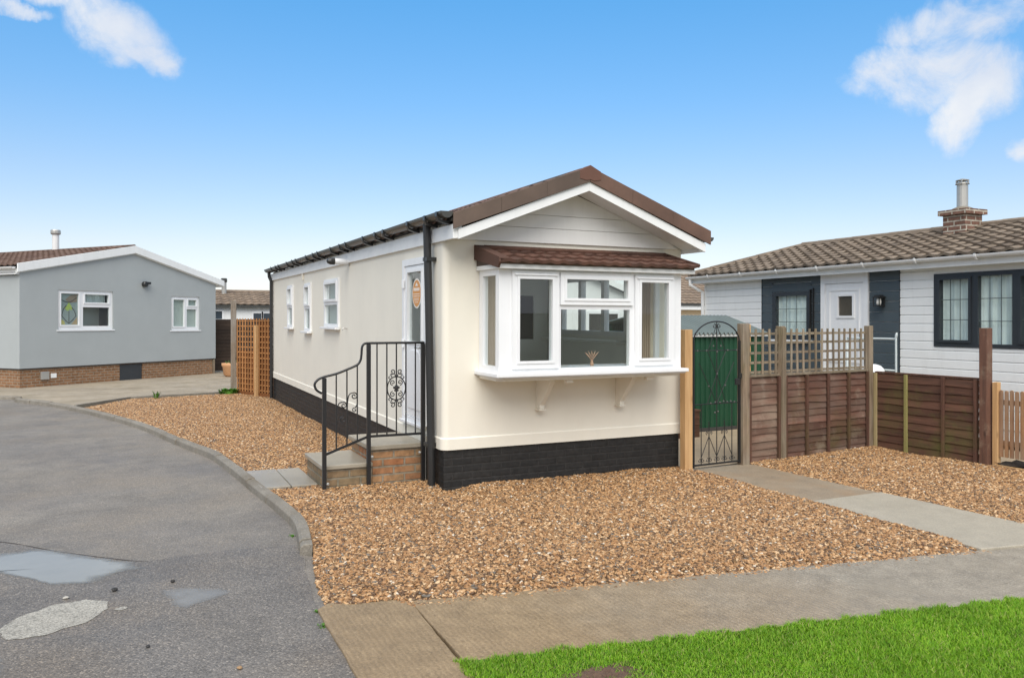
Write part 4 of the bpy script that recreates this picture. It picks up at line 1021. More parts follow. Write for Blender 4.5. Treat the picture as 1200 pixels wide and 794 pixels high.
for s_ in (-1,1): b.tube(spiral(GW/2+s_*.04, 1.74, .03, math.pi/2, 1.1, s_), .005, 5)
b.build('scrollwork', M_black, gt)
b = MB()
for (x, z) in ((.08,1.446),(.27,1.446),(.5,1.43),(.73,1.446),(.93,1.446),(.42,1.50),(.58,1.50),(.5,1.165),(.32,1.02),(.68,1.02),(.36,.815),(.46,.825),(.56,.82),(.64,.83),(.72,.82),(.80,.825),(.88,.815),(.45,.70),(.52,.71)):
    b.lathe([(.002,-.010),(.009,-.005),(.011,0),(.008,.006),(.002,.010)], 7, M=Matrix.Translation((x*GW,-.008,z)) @ Matrix.Rotation(R(90),4,'X'))
b.build('rosette', paint('worn_rosette', (.11,.095,.095), .6, .3, .1), gt)
b = MB(); b.box(GW-.02, GW+.055, -.03, -.012, 1.10, 1.16); b.box(GW-.09, GW-.015, -.035, -.012, 1.02, 1.10); b.build('latch', M_blackpl, gt, bevel=.004)

# left: trellised orange fence, grey post, dark fence, pot
p_, rz4, L4 = Mline((-.58,12.62), (.03,11.15))
f4 = thing('orange_trellis_fence', 'orange timber fence panel faced with square trellis beside the cream home', 'fence', p_, rz4)
b = MB(); rr = random.Random(9); x = .06
while x < L4-.02:
    b.box(x, x+.095, .03, .045, .12, 1.10 if x < L4*.55 else 1.80); x += .1
b.box(.06, L4, .0455, .07, .4, .48); b.box(.06, L4, .0455, .07, 1.02, 1.09)
b.build('board', M_orange, f4)
b = MB(); k = 0; x = .08
while x < L4: b.box(x-.014, x+.014, -.012, .004, .12, 1.86); x += .125
z = .18
while z < 1.87: b.box(.06, L4, .0045, .018, z-.014, z+.014); z += .125
b.build('trellis', wood('trellis_orange', (.48,.235,.09), (.31,.14,.05), 2, isl=.25, knots=False), f4)
b = MB(); b.box(L4*.62, L4*.62+.075, -.09, -.0125, .0, 1.70); b.build('support_post', M_newwood, f4, bevel=.005)
b = MB(); b.box(0, L4, .0, .05, .0, .12); b.build('gravel_board', M_orange, f4)
b = MB(); b.box(-.06,.06,-.06,.06,-.05,2.30); tag(b.build('fence_post', wood('grey_post', (.30,.245,.19), (.17,.135,.10), 2, grey=(.33,.31,.28), isl=.1), None, bevel=.006, loc=(-.62,12.72,0)), 'tall grey weathered post at the end of the orange fence', 'post')
f5 = thing('dark_fence', 'dark brown lap fence beyond the grey bungalow', 'fence', (-.6,21.2,0), R(6))
b = MB(); lap_boards(b, 3.0, .1, 1.86, .12, 0, 77); b.build('lap_panel', M_darkfence, f5)
b = MB(); b.box(-.1, 0, -.05, .05, 0, 1.9); b.build('post', M_darkfence, f5); b = MB(); b.box(3.0, 3.1, -.05, .05, 0, 1.9); b.build('post', M_darkfence, f5)
pot = thing('flower_pot', 'round terracotta plant pot beside the tall grey post', 'plant pot', (.02,18.6,.07))
b = MB(); b.lathe([(.19,0),(.27,.06),(.30,.30),(.33,.34),(.33,.42),(.29,.42),(.27,.36)], 24); b.build('pot', M_terra, pot, smooth=True)
b = MB(); b.lathe([(.285,.36),(.285,.37)], 20); b.build('soil', M_soil, pot)
b = MB(); rr = random.Random(4)
def tuft(b, n, r, h, w, cx=0, cy=0, cz=0, spread=.8):
    for k in range(n):
        a = rr.uniform(0, 6.28); q = rr.uniform(0, r); bx, by = cx+q*math.cos(a), cy+q*math.sin(a); hh = h*rr.uniform(.5,1.1); l = hh*rr.uniform(.2,spread); a2 = a+rr.uniform(-.6,.6)
        t = Vector((-math.sin(a2), math.cos(a2), 0))*w*rr.uniform(.6,1.2); d = Vector((math.cos(a2), math.sin(a2), 0))
        p0 = Vector((bx,by,cz)); p1 = p0+d*l*.45+Vector((0,0,hh*.75)); p2 = p0+d*l+Vector((0,0,hh*.9))
        b.add([p0-t*.4, p0+t*.4, p1+t, p1-t, p2], [(0,1,2,3), (3,2,4)])
tuft(b, 40, .2, .14, .02, cz=.37); b.build('plant', M_leaf, pot, recalc=False)
def weed(label, loc, n, r, h, w, grp=None):
    b = MB(); tuft(b, n, r, h, w); o = b.build('weed', M_leaf, None, recalc=False, loc=loc); tag(o, label, 'weed', grp or 'weeds in the cracks')
weed('bushy green weed growing at the foot of the tall grey post', (-.75,12.55,.05), 220, .20, .14, .028)
weed('small thin weed growing from the crack beside the concrete drive', (-2.35,12.05,.05), 26, .06, .2, .012)
weed('low green weeds along the edge of the pavement beside the road', (-1.90,-3.05,.0), 40, .035, .02, .005)
weed('tiny weeds by the far corner of the pavement slab', (-1.885,-2.80,.0), 24, .02, .018, .005)
weed('small weeds in the joint at the end of the kerb', (-1.70,-.95,.0), 30, .03, .018, .005)

# ================================================================== SHED, CRATE, WHITE RAIL, DOME
sh = thing('green_shed', 'green ribbed metal shed with grey corrugated roof behind the iron gate', 'shed', (4.70,2.5,0))
SW, SD = 1.95, 1.7
def ribbed(b, w, z0, z1, M, pitch=.098, d=.02):
    vs = []; fs = []; x = 0; pts = []
    while x < w:
        pts += [(x,0),(min(w,x+pitch*.38),0),(min(w,x+pitch*.5),-d),(min(w,x+pitch*.88),-d)]; x += pitch
    pts.append((w,0))
    for (px, py) in pts: vs += [(px,py,z0),(px,py,z1),(px,py+.003,z0),(px,py+.003,z1)]
    for i in range(len(pts)-1):
        a = 4*i; fs += [(a,a+4,a+5,a+1),(a+2,a+3,a+7,a+6)]
    b.add(vs, fs, M)
b = MB(); ribbed(b, SW, .06, 1.55, T(0,0)); ribbed(b, SD, .06, 1.60, T(0,SD,0,R(-90))); ribbed(b, SD, .06, 1.60, T(SW,0,0,R(90))); ribbed(b, SW, .06, 1.75, T(SW,SD,0,R(180)))
b.build('wall', M_shedgreen, sh, recalc=False)
b = MB(); b.box(-.02, SW+.02, -.035, -.024, .0, .09); b.build('base_rail', M_dark, sh)
b = MB(); b.box(-.06, SW+.06, -.07, -.045, 1.548, 1.60); b.build('roof_trim', M_barge, sh, bevel=.004)
b = MB(); n_ = 150; vs = []; fs = []; rise = .29
for i in range(n_+1):
    x = -.06+(SW+.12)*i/n_; h = .020*math.sin(2*math.pi*i/6)
    for (y, z) in ((-.10,1.60),(SD*.55,1.60+rise),(SD+.1,1.60+rise*.55)): vs.append((x,y,z+h))
    if i: a = 3*(i-1); fs += [(a,a+3,a+4,a+1),(a+1,a+4,a+5,a+2)]
b.add(vs, fs); o = b.build('roof', M_shedroof, sh, recalc=False); md = o.modifiers.new('s','SOLIDIFY'); md.thickness = .006
b = MB(); b.box(.0,.42,.0,.36,.03,.42); b.box(-.012,.432,-.012,.372,.42,.45)
for z in (.12,.22,.32): b.box(-.006,.426,-.008,.368,z,z+.012)
tag(b.build('planter_box', wood('planter_brown', (.13,.065,.04), (.07,.04,.026), 0, isl=.2), None, bevel=.005, loc=(4.52,2.02,0)), 'low brown wooden planter box beside the green shed', 'planter')
M_rail = paint('rail_grey_white', (.50,.55,.55), .4, .05, .0)
wr = thing('white_rail', 'pale grey tubular handrail outside the dark clad doorway', 'railing', (7.40,.53,0), R(90))
b = MB(); b.tube(smooth_path([(0,0,0),(0,0,1.50),(.03,0,1.53),(.46,0,1.53),(.9,0,1.53)], 5), .016, 8); b.build('top_rail', M_rail, wr, smooth=True)
b = MB(); b.tube([(.0,0,1.06),(.88,0,1.06)], .014, 8); b.build('mid_rail', M_rail, wr, smooth=True)
b = MB(); b.tube([(.9,0,0),(.9,0,1.545)], .016, 8); b.build('post', M_rail, wr, smooth=True)
gb = thing('white_bin', 'white drum with a domed lid showing above the low lap fence', 'bin', (6.95,.58,.05))
b = MB(); b.lathe([(.15,0),(.16,.02),(.16,.98)], 24); b.build('drum', M_whitewall, gb, smooth=False)
b = MB(); b.lathe([(.175,.98),(.178,1.0),(.165,1.05),(.12,1.095),(.06,1.115),(.005,1.12)], 24); b.build('lid', M_white, gb, smooth=True)

# ================================================================== GROUND
def film(name, poly, z, m, inset=.22, wob=.03, seg=.05):
    P = [Vector((x,y)) for x, y in poly]; n = len(P); c = sum(P, Vector((0,0)))/n; out = []
    for i in range(n):
        a, e = P[i], P[(i+1) % n]; k = max(1, int((e-a).length/seg)); nn = Vector((e.y-a.y, a.x-e.x)).normalized()
        for j in range(k):
            p = a.lerp(e, j/k); out.append(p+nn*wob*(noise.noise(Vector((p.x*5,p.y*5,7)))+.6*noise.noise(Vector((p.x*19,p.y*19,3)))))
    N_ = len(out); vs = [(p.x,p.y,z) for p in out]
    for f in (1-inset, 1-2.2*inset): vs += [((p-c)*f+c).to_tuple()+(z,) for p in out]
    vs.append((c.x,c.y,z)); fs = []
    for i in range(N_):
        j = (i+1) % N_; fs += [(i,j,j+N_,i+N_), (i+N_,j+N_,j+2*N_,i+2*N_), (i+2*N_,j+2*N_,3*N_)]
    b = MB(); b.add(vs, fs); o = b.build(name, m, None, recalc=False)
    if sum(p.normal.z for p in o.data.polygons) < 0: o.data.flip_normals()
    at_ = o.data.attributes.new('fade', 'FLOAT', 'POINT')
    for i in range(len(vs)): at_.data[i].value = 0 if i < N_ else .75 if i < 2*N_ else 1
    o['kind'] = 'structure'; return o
def faded(m, lo=.15, hi=.5, nscale=14, amp=.7, top=1.0):
    t = m.node_tree; N = t.nodes.new; pb = t.nodes['Principled BSDF']; out = t.nodes['Material Output']
    at_ = N('ShaderNodeAttribute'); at_.attribute_name = 'fade'; tc = N('ShaderNodeTexCoord'); nz = N('ShaderNodeTexNoise'); nz.inputs['Scale'].default_value = nscale; nz.inputs['Detail'].default_value = 6
    t.links.new(tc.outputs['Object'], nz.inputs['Vector'])
    a = N('ShaderNodeMath'); a.operation = 'MULTIPLY_ADD'; t.links.new(nz.outputs['Fac'], a.inputs[0]); a.inputs[1].default_value = amp; a.inputs[2].default_value = -amp/2
    c = N('ShaderNodeMath'); c.operation = 'ADD'; t.links.new(at_.outputs['Fac'], c.inputs[0]); t.links.new(a.outputs[0], c.inputs[1])
    mr = N('ShaderNodeMapRange'); t.links.new(c.outputs[0], mr.inputs[0]); mr.inputs[1].default_value = lo; mr.inputs[2].default_value = hi; mr.inputs[4].default_value = top
    tr = N('ShaderNodeBsdfTransparent'); mx = N('ShaderNodeMixShader'); t.links.new(mr.outputs[0], mx.inputs[0]); t.links.new(tr.outputs[0], mx.inputs[1]); t.links.new(pb.outputs[0], mx.inputs[2]); t.links.new(mx.outputs[0], out.inputs[0])
faded(M_puddle, .12, .8, 7, .8, .96); faded(M_damp, .1, 1.1, 7, .8, .7); faded(M_mortar, .12, .3, 30, .6)
def sheet(name, poly, z, m, kind='structure', wob=0, thick=0, seg=.12, zf=None, smooth_edges=False):
    P = [Vector((x,y)) for x, y in poly]; out = []
    n = len(P)
    for i in range(n):
        a, c = P[i], P[(i+1) % n]; L = (c-a).length; k = max(1, int(L/seg)) if wob else 1
        for j in range(k):
            p = a.lerp(c, j/k)
            if wob:
                w = wob*(noise.noise(Vector((p.x*5,p.y*5,z*99)))+.5*noise.noise(Vector((p.x*17,p.y*17,3))))
                nn = Vector((c.y-a.y, a.x-c.x)).normalized(); p = p+nn*w
            out.append((p.x,p.y))
    b = MB()
    if thick:
        b.prism(out, 'z', z-thick, z)
    else:
        vs = [(x,y,z) for x, y in out]; b.add(vs, [tuple(range(len(vs)))])
    o = b.build(name, m, None, recalc=bool(thick), bevel=.008 if thick else 0)
    if not thick and o.data.polygons[0].normal.z < 0:
        o.data.flip_normals()
    o['kind'] = kind
    return o
sheet('ground', [(-400,-400),(400,-400),(400,400),(-400,400)], -.06, M_land)
kerbline = [(-16,17.2),(-9,15.4),(-5.58,13.87),(-5.19,13.04),(-4.55,11.9),(-3.87,10.35),(-2.86,7.3),(-2.24,4.47),(-1.95,3.17),(-1.80,1.39),(-1.69,.06),(-1.66,-.75),(-1.76,-1.53)]
kp = [(p.x,p.y) for p in smooth_path([(x,y,0) for x, y in kerbline], 6)]
roadR = [(-1.76,-1.63),(-1.88,-2.32),(-1.90,-2.59),(-1.92,-3.8),(-1.98,-9),(-2.2,-20)]
road = sheet('road', [(-40,24)]+[(x+.05,y) for x, y in kp]+[(x+.12,y) for x, y in roadR]+[(-40,-20)], 0.0, M_asph)
sheet('road_patch', [(-9,1.6),(-4.6,.25),(-3.88,-.07),(-3.43,-.63),(-2.83,-1.19),(-2.23,-1.15),(-1.74,-1.22),(-1.72,-1.63),(-1.84,-2.32),(-1.86,-2.7),(-1.88,-3.8),(-1.95,-9),(-9,-9)], .004, M_asph2, wob=.03)
film('puddle', [(-4.6,-.60),(-3.95,-.46),(-3.55,-.44),(-3.2,-.85),(-2.86,-1.20),(-2.82,-1.38),(-2.98,-1.45),(-3.12,-1.62),(-3.40,-1.56),(-3.58,-1.30),(-3.85,-.98),(-4.4,-.9)], .0075, M_puddle)
film('puddle', [(-2.76,-1.93),(-2.55,-1.98),(-2.36,-2.10),(-2.30,-2.20),(-2.45,-2.31),(-2.62,-2.42),(-2.68,-2.30)], .0075, M_damp)
film('puddle', [(-4.2,-2.5),(-3.75,-2.62),(-3.52,-2.78),(-3.5,-3.0),(-3.8,-3.05),(-4.3,-2.9)], .0075, M_damp)
film('road_repair', [(-3.64,-2.30),(-3.52,-2.08),(-3.36,-1.95),(-3.18,-1.93),(-3.04,-2.03),(-3.04,-2.18),(-3.16,-2.38),(-3.35,-2.50),(-3.56,-2.50)], .0068, M_mortar, .1, .025, .04)
film('road_repair', [(-3.02,-2.225),(-3.0,-2.195),(-2.965,-2.185),(-2.94,-2.205),(-2.95,-2.235),(-2.985,-2.25)], .0068, M_mortar, .15, .01, .02)
b = MB(); ck = [(p.x,p.y,.0062) for p in smooth_path([(-4.6,.22,0),(-3.9,-.09,0),(-3.43,-.62,0),(-2.95,-1.10,0),(-2.80,-1.20,0)], 10)]; vs = []; fs = []
for i, (x, y, z) in enumerate(ck):
    w_ = .003+.0035*noise.noise(Vector((x*7,y*7,0))); o_ = .012*noise.noise(Vector((x*4,y*4,5)))
    vs += [(x-w_*.7, y-w_+o_, z), (x+w_*.7, y+w_+o_, z)]
    if i: a = 2*(i-1); fs.append((a,a+2,a+3,a+1))
b.add(vs, fs); o = b.build('road_crack', M_soil, None, recalc=False); o['kind'] = 'structure'
if o.data.polygons[0].normal.z < 0: o.data.flip_normals()
# kerb: stones along the curve
b = MB(); d_ = [0]
for i in range(1, len(kp)): d_.append(d_[-1]+math.dist(kp[i], kp[i-1]))
def at(s):
    s = min(max(s, 0), d_[-1])
    for i in range(1, len(kp)):
        if d_[i] >= s:
            t = (s-d_[i-1])/(d_[i]-d_[i-1]); a, c = Vector(kp[i-1]), Vector(kp[i]); return a.lerp(c, t), (c-a).normalized()
s = 0; rr = random.Random(12)
while s < d_[-1]-.02:
    e = min(s+.90, d_[-1]); vs = []; nn = 5; dz = rr.uniform(-.006,.008); dn = rr.uniform(-.006,.006)
    for k in range(nn+1):
        p, t = at(s+.008+(e-s-.016)*k/nn); nv = Vector((-t.y, t.x))
        for (o_, z) in ((.0,-.08),(.012,.065+dz),(.035,.085+dz),(.105,.088+dz),(.105,-.08)):
            q = p+nv*(o_+dn); vs.append((q.x,q.y,z))
    fs = []
    for k in range(nn):
        for j in range(5): a = k*5+j; c = k*5+(j+1) % 5; fs.append((a,c,c+5,a+5))
    fs += [(4,3,2,1,0), tuple(nn*5+j for j in range(5))]
    b.add(vs, fs); s = e
struct(b.build('kerb', M_kerb, None, bevel=.006))
kin = []
for i in range(0, 41):
    p, t = at(d_[-1]*i/40); nv = Vector((-t.y,t.x)); q = p+nv*.10; kin.append((q.x,q.y))
# drive pad and yard
pad_edge = [(-3.9,10.75),(-2.9,12.2),(-.62,12.75)]
pad = [(-16,17.25)]+[q for q in kin if q[1] > 10.75]+pad_edge+[(.4,12.8),(4,14),(4,24),(-12,24)]
sheet('drive', pad, .07, M_pad, wob=.0, thick=.14)
b = MB()
for i in range(2):
    b.beam((*pad_edge[i], .05), (*pad_edge[i+1], .05), .06, .10)
struct(b.build('path_edging', M_kerb, None, bevel=.006))
pv0 = lambda x: -3.245-.19*(x-.27)
pv1 = lambda x: -3.90-.188*(x+1.32)
sheet('pavement', [(-1.31,pv0(-1.31)+.04),(14,pv0(14)),(14,pv1(14)),(-1.35,pv1(-1.35))], .022, M_pave, thick=.1, wob=.010)
sheet('pavement', [(-1.88,-2.79),(-1.80,-2.72),(-1.37,-2.755),(-1.325,-2.95),(-1.365,pv1(-1.35)),(-1.42,-9),(-1.96,-9),(-1.90,-3.8)], .020, M_pave, thick=.1, wob=.010)
sheet('path', [(3.06,-.05),(4.04,-.05),(4.06,-1.97),(3.06,-1.97)], .035, M_path_old, thick=.1)
sheet('path', [(3.06,-1.975),(4.06,-1.975),(4.12,pv0(4.1)+.01),(3.02,pv0(3.03)+.01)], .042, M_path_new, thick=.1)
sheet('yard', [(3.03,-.04),(6.6,.16),(8.0,.16),(8.0,7),(3.03,7)], .03, M_yard)
sheet('yard', [(6.62,-4.6),(8.0,-4.6),(8.0,.15),(6.62,.15)], .03, M_yard)
sheet('slab_path', [(-1.70,.78),(-1.40,.775),(-1.39,1.82),(-1.75,1.83)], .082, M_slab, thick=.06)
sheet('slab_path', [(-1.39,.775),(-1.12,.77),(-1.12,1.81),(-1.38,1.82)], .078, M_slab, thick=.06)

# gravel beds: uneven surface with loose flint shingle scattered on it
def gz(x, y):
    z = .05+.018*noise.noise(Vector((x*.9,y*.9,0)))+.010*noise.noise(Vector((x*2.7,y*2.7,4)))
    z += .045*math.exp(-(((x+.45)/.8)**2+((y-.15)/.5)**2))
    z += .03*math.exp(-((x-1.6)/1.3)**2-((y+.05)/.35)**2)
    z -= .06*math.exp(-((x-.05)/.22)**2-((y+.05)/.22)**2)
    if x > 4.0: z = min(z, .030+max(0, x-4.06)*.12)
    dp = y-pv0(x)
    z = min(z, .012+max(0, dp)*.12) if dp < .4 else z
    if y < -1.4: z = min(z, .004+max(0, x+1.80)*.15)
    return z
def gravel(polyv, density, seed, grid=.12, flat=None):
    P = [Vector(p) for p in polyv]; pts = []; n = len(P)
    for i in range(n):
        a, c = P[i], P[(i+1) % n]; k = max(1, int((c-a).length/.15))
        pts += [a.lerp(c, j/k) for j in range(k)]
    nb = len(pts); edges = [(i, (i+1) % nb) for i in range(nb)]
    xs = [p.x for p in pts]; ys = [p.y for p in pts]
    x = min(xs)+.03
    while x < max(xs):
        y = min(ys)+.03
        while y < max(ys): pts.append(Vector((x+random.uniform(-.02,.02), y+random.uniform(-.02,.02)))); y += grid
        x += grid
    r = geometry.delaunay_2d_cdt(pts, edges, [], 1, 1e-4)
    me = bpy.data.meshes.new('gravel'); me.from_pydata([(v.x,v.y,gz(v.x,v.y) if flat is None else flat) for v in r[0]], [], r[2]); me.update()
    me.polygons.foreach_set('use_smooth', [True]*len(me.polygons))
    if sum(p.normal.z for p in me.polygons) < 0: me.flip_normals()
    me.materials.append(M_gbed)
    o = bpy.data.objects.new('gravel', me); COL.objects.link(o); o['kind'] = 'stuff'
    md = o.modifiers.new('shingle', 'NODES'); md.node_group = shingle(density, seed, flat is None)
    return o
def shingle(density, seed, bed=True):
    t = bpy.data.node_groups.new('shingle', 'GeometryNodeTree')
    t.interface.new_socket('Geometry', in_out='INPUT', socket_type='NodeSocketGeometry'); t.interface.new_socket('Geometry', in_out='OUTPUT', socket_type='NodeSocketGeometry')
    N = t.nodes.new; L = t.links.new
    gi, go = N('NodeGroupInput'), N('NodeGroupOutput')
    dp = N('GeometryNodeDistributePointsOnFaces'); dp.inputs['Density'].default_value = density; dp.inputs['Seed'].default_value = seed
    L(gi.outputs[0], dp.inputs['Mesh'])
    g2i = N('GeometryNodeGeometryToInstance')
    for k in range(4):
        ic = N('GeometryNodeMeshIcoSphere'); ic.inputs['Radius'].default_value = .0115; ic.inputs['Subdivisions'].default_value = 2
        sp = N('GeometryNodeSetPosition'); nz = N('ShaderNodeTexNoise'); nz.inputs['Scale'].default_value = 75; nz.inputs['Detail'].default_value = 1
        ps = N('GeometryNodeInputPosition'); ad = N('ShaderNodeVectorMath'); ad.operation = 'ADD'; ad.inputs[1].default_value = (k*3.1,k*1.7,k*.9)
        L(ps.outputs[0], ad.inputs[0]); L(ad.outputs[0], nz.inputs['Vector'])
        sb = N('ShaderNodeVectorMath'); sb.operation = 'SUBTRACT'; sb.inputs[1].default_value = (.5,.5,.5); L(nz.outputs['Color'], sb.inputs[0])
        ml = N('ShaderNodeVectorMath'); ml.operation = 'SCALE'; ml.inputs['Scale'].default_value = .016; L(sb.outputs[0], ml.inputs[0])
        L(ic.outputs[0], sp.inputs['Geometry']); L(ml.outputs[0], sp.inputs['Offset'])
        sm = N('GeometryNodeSetMaterial'); sm.inputs['Material'].default_value = M_pebble; L(sp.outputs[0], sm.inputs[0])
        ss = N('GeometryNodeSetShadeSmooth'); ss.inputs['Shade Smooth'].default_value = True; L(sm.outputs[0], ss.inputs[0])
        L(ss.outputs[0], g2i.inputs[0])
    ip = N('GeometryNodeInstanceOnPoints'); ip.inputs['Pick Instance'].default_value = True
    L(dp.outputs['Points'], ip.inputs['Points']); L(g2i.outputs[0], ip.inputs['Instance'])
    rr_ = N('FunctionNodeRandomValue'); rr_.data_type = 'FLOAT_VECTOR'; rr_.inputs[0].default_value = (-.6,-.6,0); rr_.inputs[1].default_value = (.6,.6,6.283); L(rr_.outputs[0], ip.inputs['Rotation'])
    rs = N('FunctionNodeRandomValue'); rs.data_type = 'FLOAT_VECTOR'; rs.inputs[0].default_value = (.75,.50,.35); rs.inputs[1].default_value = (1.8,1.25,.9); rs.inputs['Seed'].default_value = 5; L(rs.outputs[0], ip.inputs['Scale'])
    rb = N('FunctionNodeRandomValue'); rb.data_type = 'FLOAT'; rb.inputs[2].default_value = .55; rb.inputs[3].default_value = 1.3; rb.inputs['Seed'].default_value = 9
    sc_ = N('ShaderNodeVectorMath'); sc_.operation = 'SCALE'; L(rs.outputs[0], sc_.inputs[0]); L(rb.outputs[1], sc_.inputs['Scale']); L(sc_.outputs[0], ip.inputs['Scale'])
    jn = N('GeometryNodeJoinGeometry'); L(ip.outputs[0], jn.inputs[0])
    if bed: L(gi.outputs[0], jn.inputs[0]); L(jn.outputs[0], go.inputs[0])
    return t
kfront = [q for q in reversed(kin) if q[1] < .78 and q[1] > -1.5]
gravel([(-1.66,-1.60),(-1.78,-2.3),(-1.82,-2.78),(-1.40,-2.84),(-1.32,-3.02),(.27,-3.30),(3.06,-3.83),(3.06,-1.97),(3.055,-.1),(2.98,.04),(.02,.04),(.0,.5),(-1.12,.52),(-1.12,.77),(-1.68,.78)]+list(reversed(kfront)), 4300, 1)
kback = [q for q in kin if 1.83 < q[1] < 10.7]
gravel([(-1.75,1.83),(-1.12,1.81),(-1.12,1.40),(.02,1.40),(.02,11.1),(-.58,12.55),(-2.9,12.1)]+kback, 3000, 2, .16)
gravel([(4.0,-.08),(6.46,.14),(6.49,-1.5),(6.42,-4.4),(4.09,pv0(4.12)-.05),(4.03,-1.97)], 4000, 3)
gravel([(-1.25,pv0(-1.25)-.02),(3.0,pv0(3.0)-.02),(3.0,pv0(3.0)-.13),(-1.25,pv0(-1.25)-.16)], 110, 5, .2, .026)
gravel([(-1.25,pv0(-1.25)-.12),(3.4,pv0(3.4)-.12),(3.4,pv0(3.4)-.5),(-1.25,pv0(-1.25)-.5)], 9, 6, .3, .026)
gravel([(3.08,-.6),(3.18,-.6),(3.18,-3.6),(3.08,-3.6)], 60, 7, .2, .046)
gravel([(3.92,-.4),(4.02,-.4),(4.03,-3.6),(3.92,-3.6)], 90, 8, .2, .046)
gravel([(-1.72,-1.62),(-1.83,-2.3),(-1.90,-2.8),(-2.02,-2.8),(-1.98,-2.2),(-1.86,-1.62)], 160, 9, .15, .010)
gravel([(-1.86,-1.4),(-2.6,-1.3),(-2.6,-2.6),(-1.95,-2.6)], 14, 10, .3, .010)
b = MB(); n_ = 30; vs = []; fs = []
for i in range(9):
    for j in range(n_+1):
        x = 6.52+.42*i/8; y = -1.56-2.9*j/n_; vs.append((x-.06*j/n_*.5, y, .085+.03*noise.noise(Vector((x*9,y*9,2)))+.015*noise.noise(Vector((x*25,y*25,2)))))
        if i and j: a = i*(n_+1)+j; fs.append((a-n_-2,a-n_-1,a,a-1))
b.add(vs, fs); o = b.build('soil_bed', M_soil, None, recalc=False); o['kind'] = 'structure'
if o.data.polygons[0].normal.z < 0: o.data.flip_normals()

# lawn
lawn_poly = [(-1.40,-3.98),(-1.30,pv1(-1.30)+.01),(14,pv1(14)+.01),(14,-16),(-1.46,-16)]
struct(sheet('lawn', lawn_poly, .018, paint('lawn_soil', (.05,.085,.015), .9, .3, .5, 60)))
def hollow(x, y): return math.exp(-((x+.80)/.17)**2-((y+4.36)/.085)**2)
def grass_mesh():
    import numpy as np
    rg = np.random.default_rng(3)
    def pts(x0, x1, y0, y1, dens):
        n = int((x1-x0)*(y1-y0)*dens); return np.stack([rg.uniform(x0,x1,n), rg.uniform(y0,y1,n)], 1)
    P = np.concatenate([pts(-1.45,2.6,-6.2,-3.8,30000), pts(2.6,6,-6.6,-4.2,5500), pts(-1.45,6,-9,-6.2,1500)])
    ed = -3.90-.188*(P[:,0]+1.32)
    wob = .018*np.sin(P[:,0]*21)+.015*np.sin(P[:,0]*47+1)+.012*np.sin(P[:,0]*9+2)
    lft = -1.40-.03*(np.abs(P[:,1]+4)); keep = (P[:,1] < ed+.005+wob) & (P[:,0] > lft+.01*np.sin(P[:,1]*30))
    hol = np.exp(-((P[:,0]+.80)/.20)**2-((P[:,1]+4.36)/.10)**2)
    hol = hol*(1+.5*np.sin(P[:,0]*43)*np.sin(P[:,1]*61)); keep &= rg.uniform(0,1,len(P)) > hol*1.35
    P = P[keep]; n = len(P)
    patch = .5+.5*np.sin(P[:,0]*3.1+1.3*np.sin(P[:,1]*4.2))*np.sin(P[:,1]*3.7+P[:,0])
    h = rg.uniform(.014,.031,n)*(.75+.5*patch); a = rg.uniform(0,2*np.pi,n); lean = h*rg.uniform(.3,1.5,n); w = rg.uniform(.0012,.0024,n)
    d = np.stack([np.cos(a), np.sin(a), np.zeros(n)],1); a2 = a+np.pi/2+rg.uniform(-.5,.5,n); t = np.stack([np.cos(a2), np.sin(a2), np.zeros(n)],1)*w[:,None]
    b0 = np.stack([P[:,0], P[:,1], np.full(n,.016)],1); up = np.array([0,0,1.0])
    m = b0+d*(lean*.35)[:,None]+up*(h*.6)[:,None]; tip = b0+d*lean[:,None]+up*h[:,None]
    V = np.stack([b0-t, b0+t, m+t*.85, m-t*.85, tip],1).reshape(-1,3)
    base = (np.arange(n)*5)[:,None]
    loops = np.concatenate([base+np.array([[0,1,2,3]]), base+np.array([[3,2,4]])],1).reshape(-1)
    me = bpy.data.meshes.new('grass'); me.vertices.add(n*5); me.vertices.foreach_set('co', V.astype(np.float32).ravel())
    me.loops.add(n*7); me.loops.foreach_set('vertex_index', loops.astype(np.int32))
    me.polygons.add(n*2); ls = np.stack([np.arange(n)*7, np.arange(n)*7+4],1).ravel(); me.polygons.foreach_set('loop_start', ls.astype(np.int32))
    me.update(calc_edges=True); me.validate()
    me.materials.append(M_grass)
    o = bpy.data.objects.new('grass', me); COL.objects.link(o); o['kind'] = 'stuff'
grass_mesh()
b = MB(); vs = []; fs = []
for i in range(49):
    for j in range(25):
        x = -1.02+.44*i/48; y = -4.47+.22*j/24; e = hollow(x,y); vs.append((x,y,.0195+.010*e*(1+2.2*noise.noise(Vector((x*30,y*30,0)))+1.4*noise.noise(Vector((x*80,y*80,4))))))
        if i and j: a = i*25+j; fs.append((a-26,a-1,a,a-25))
b.add(vs, fs); o = b.build('bare_soil', paint('bare_earth', (.12,.075,.05), .95, .5, 1.0, 50), None, recalc=False); struct(o)
if o.data.polygons[0].normal.z < 0: o.data.flip_normals()
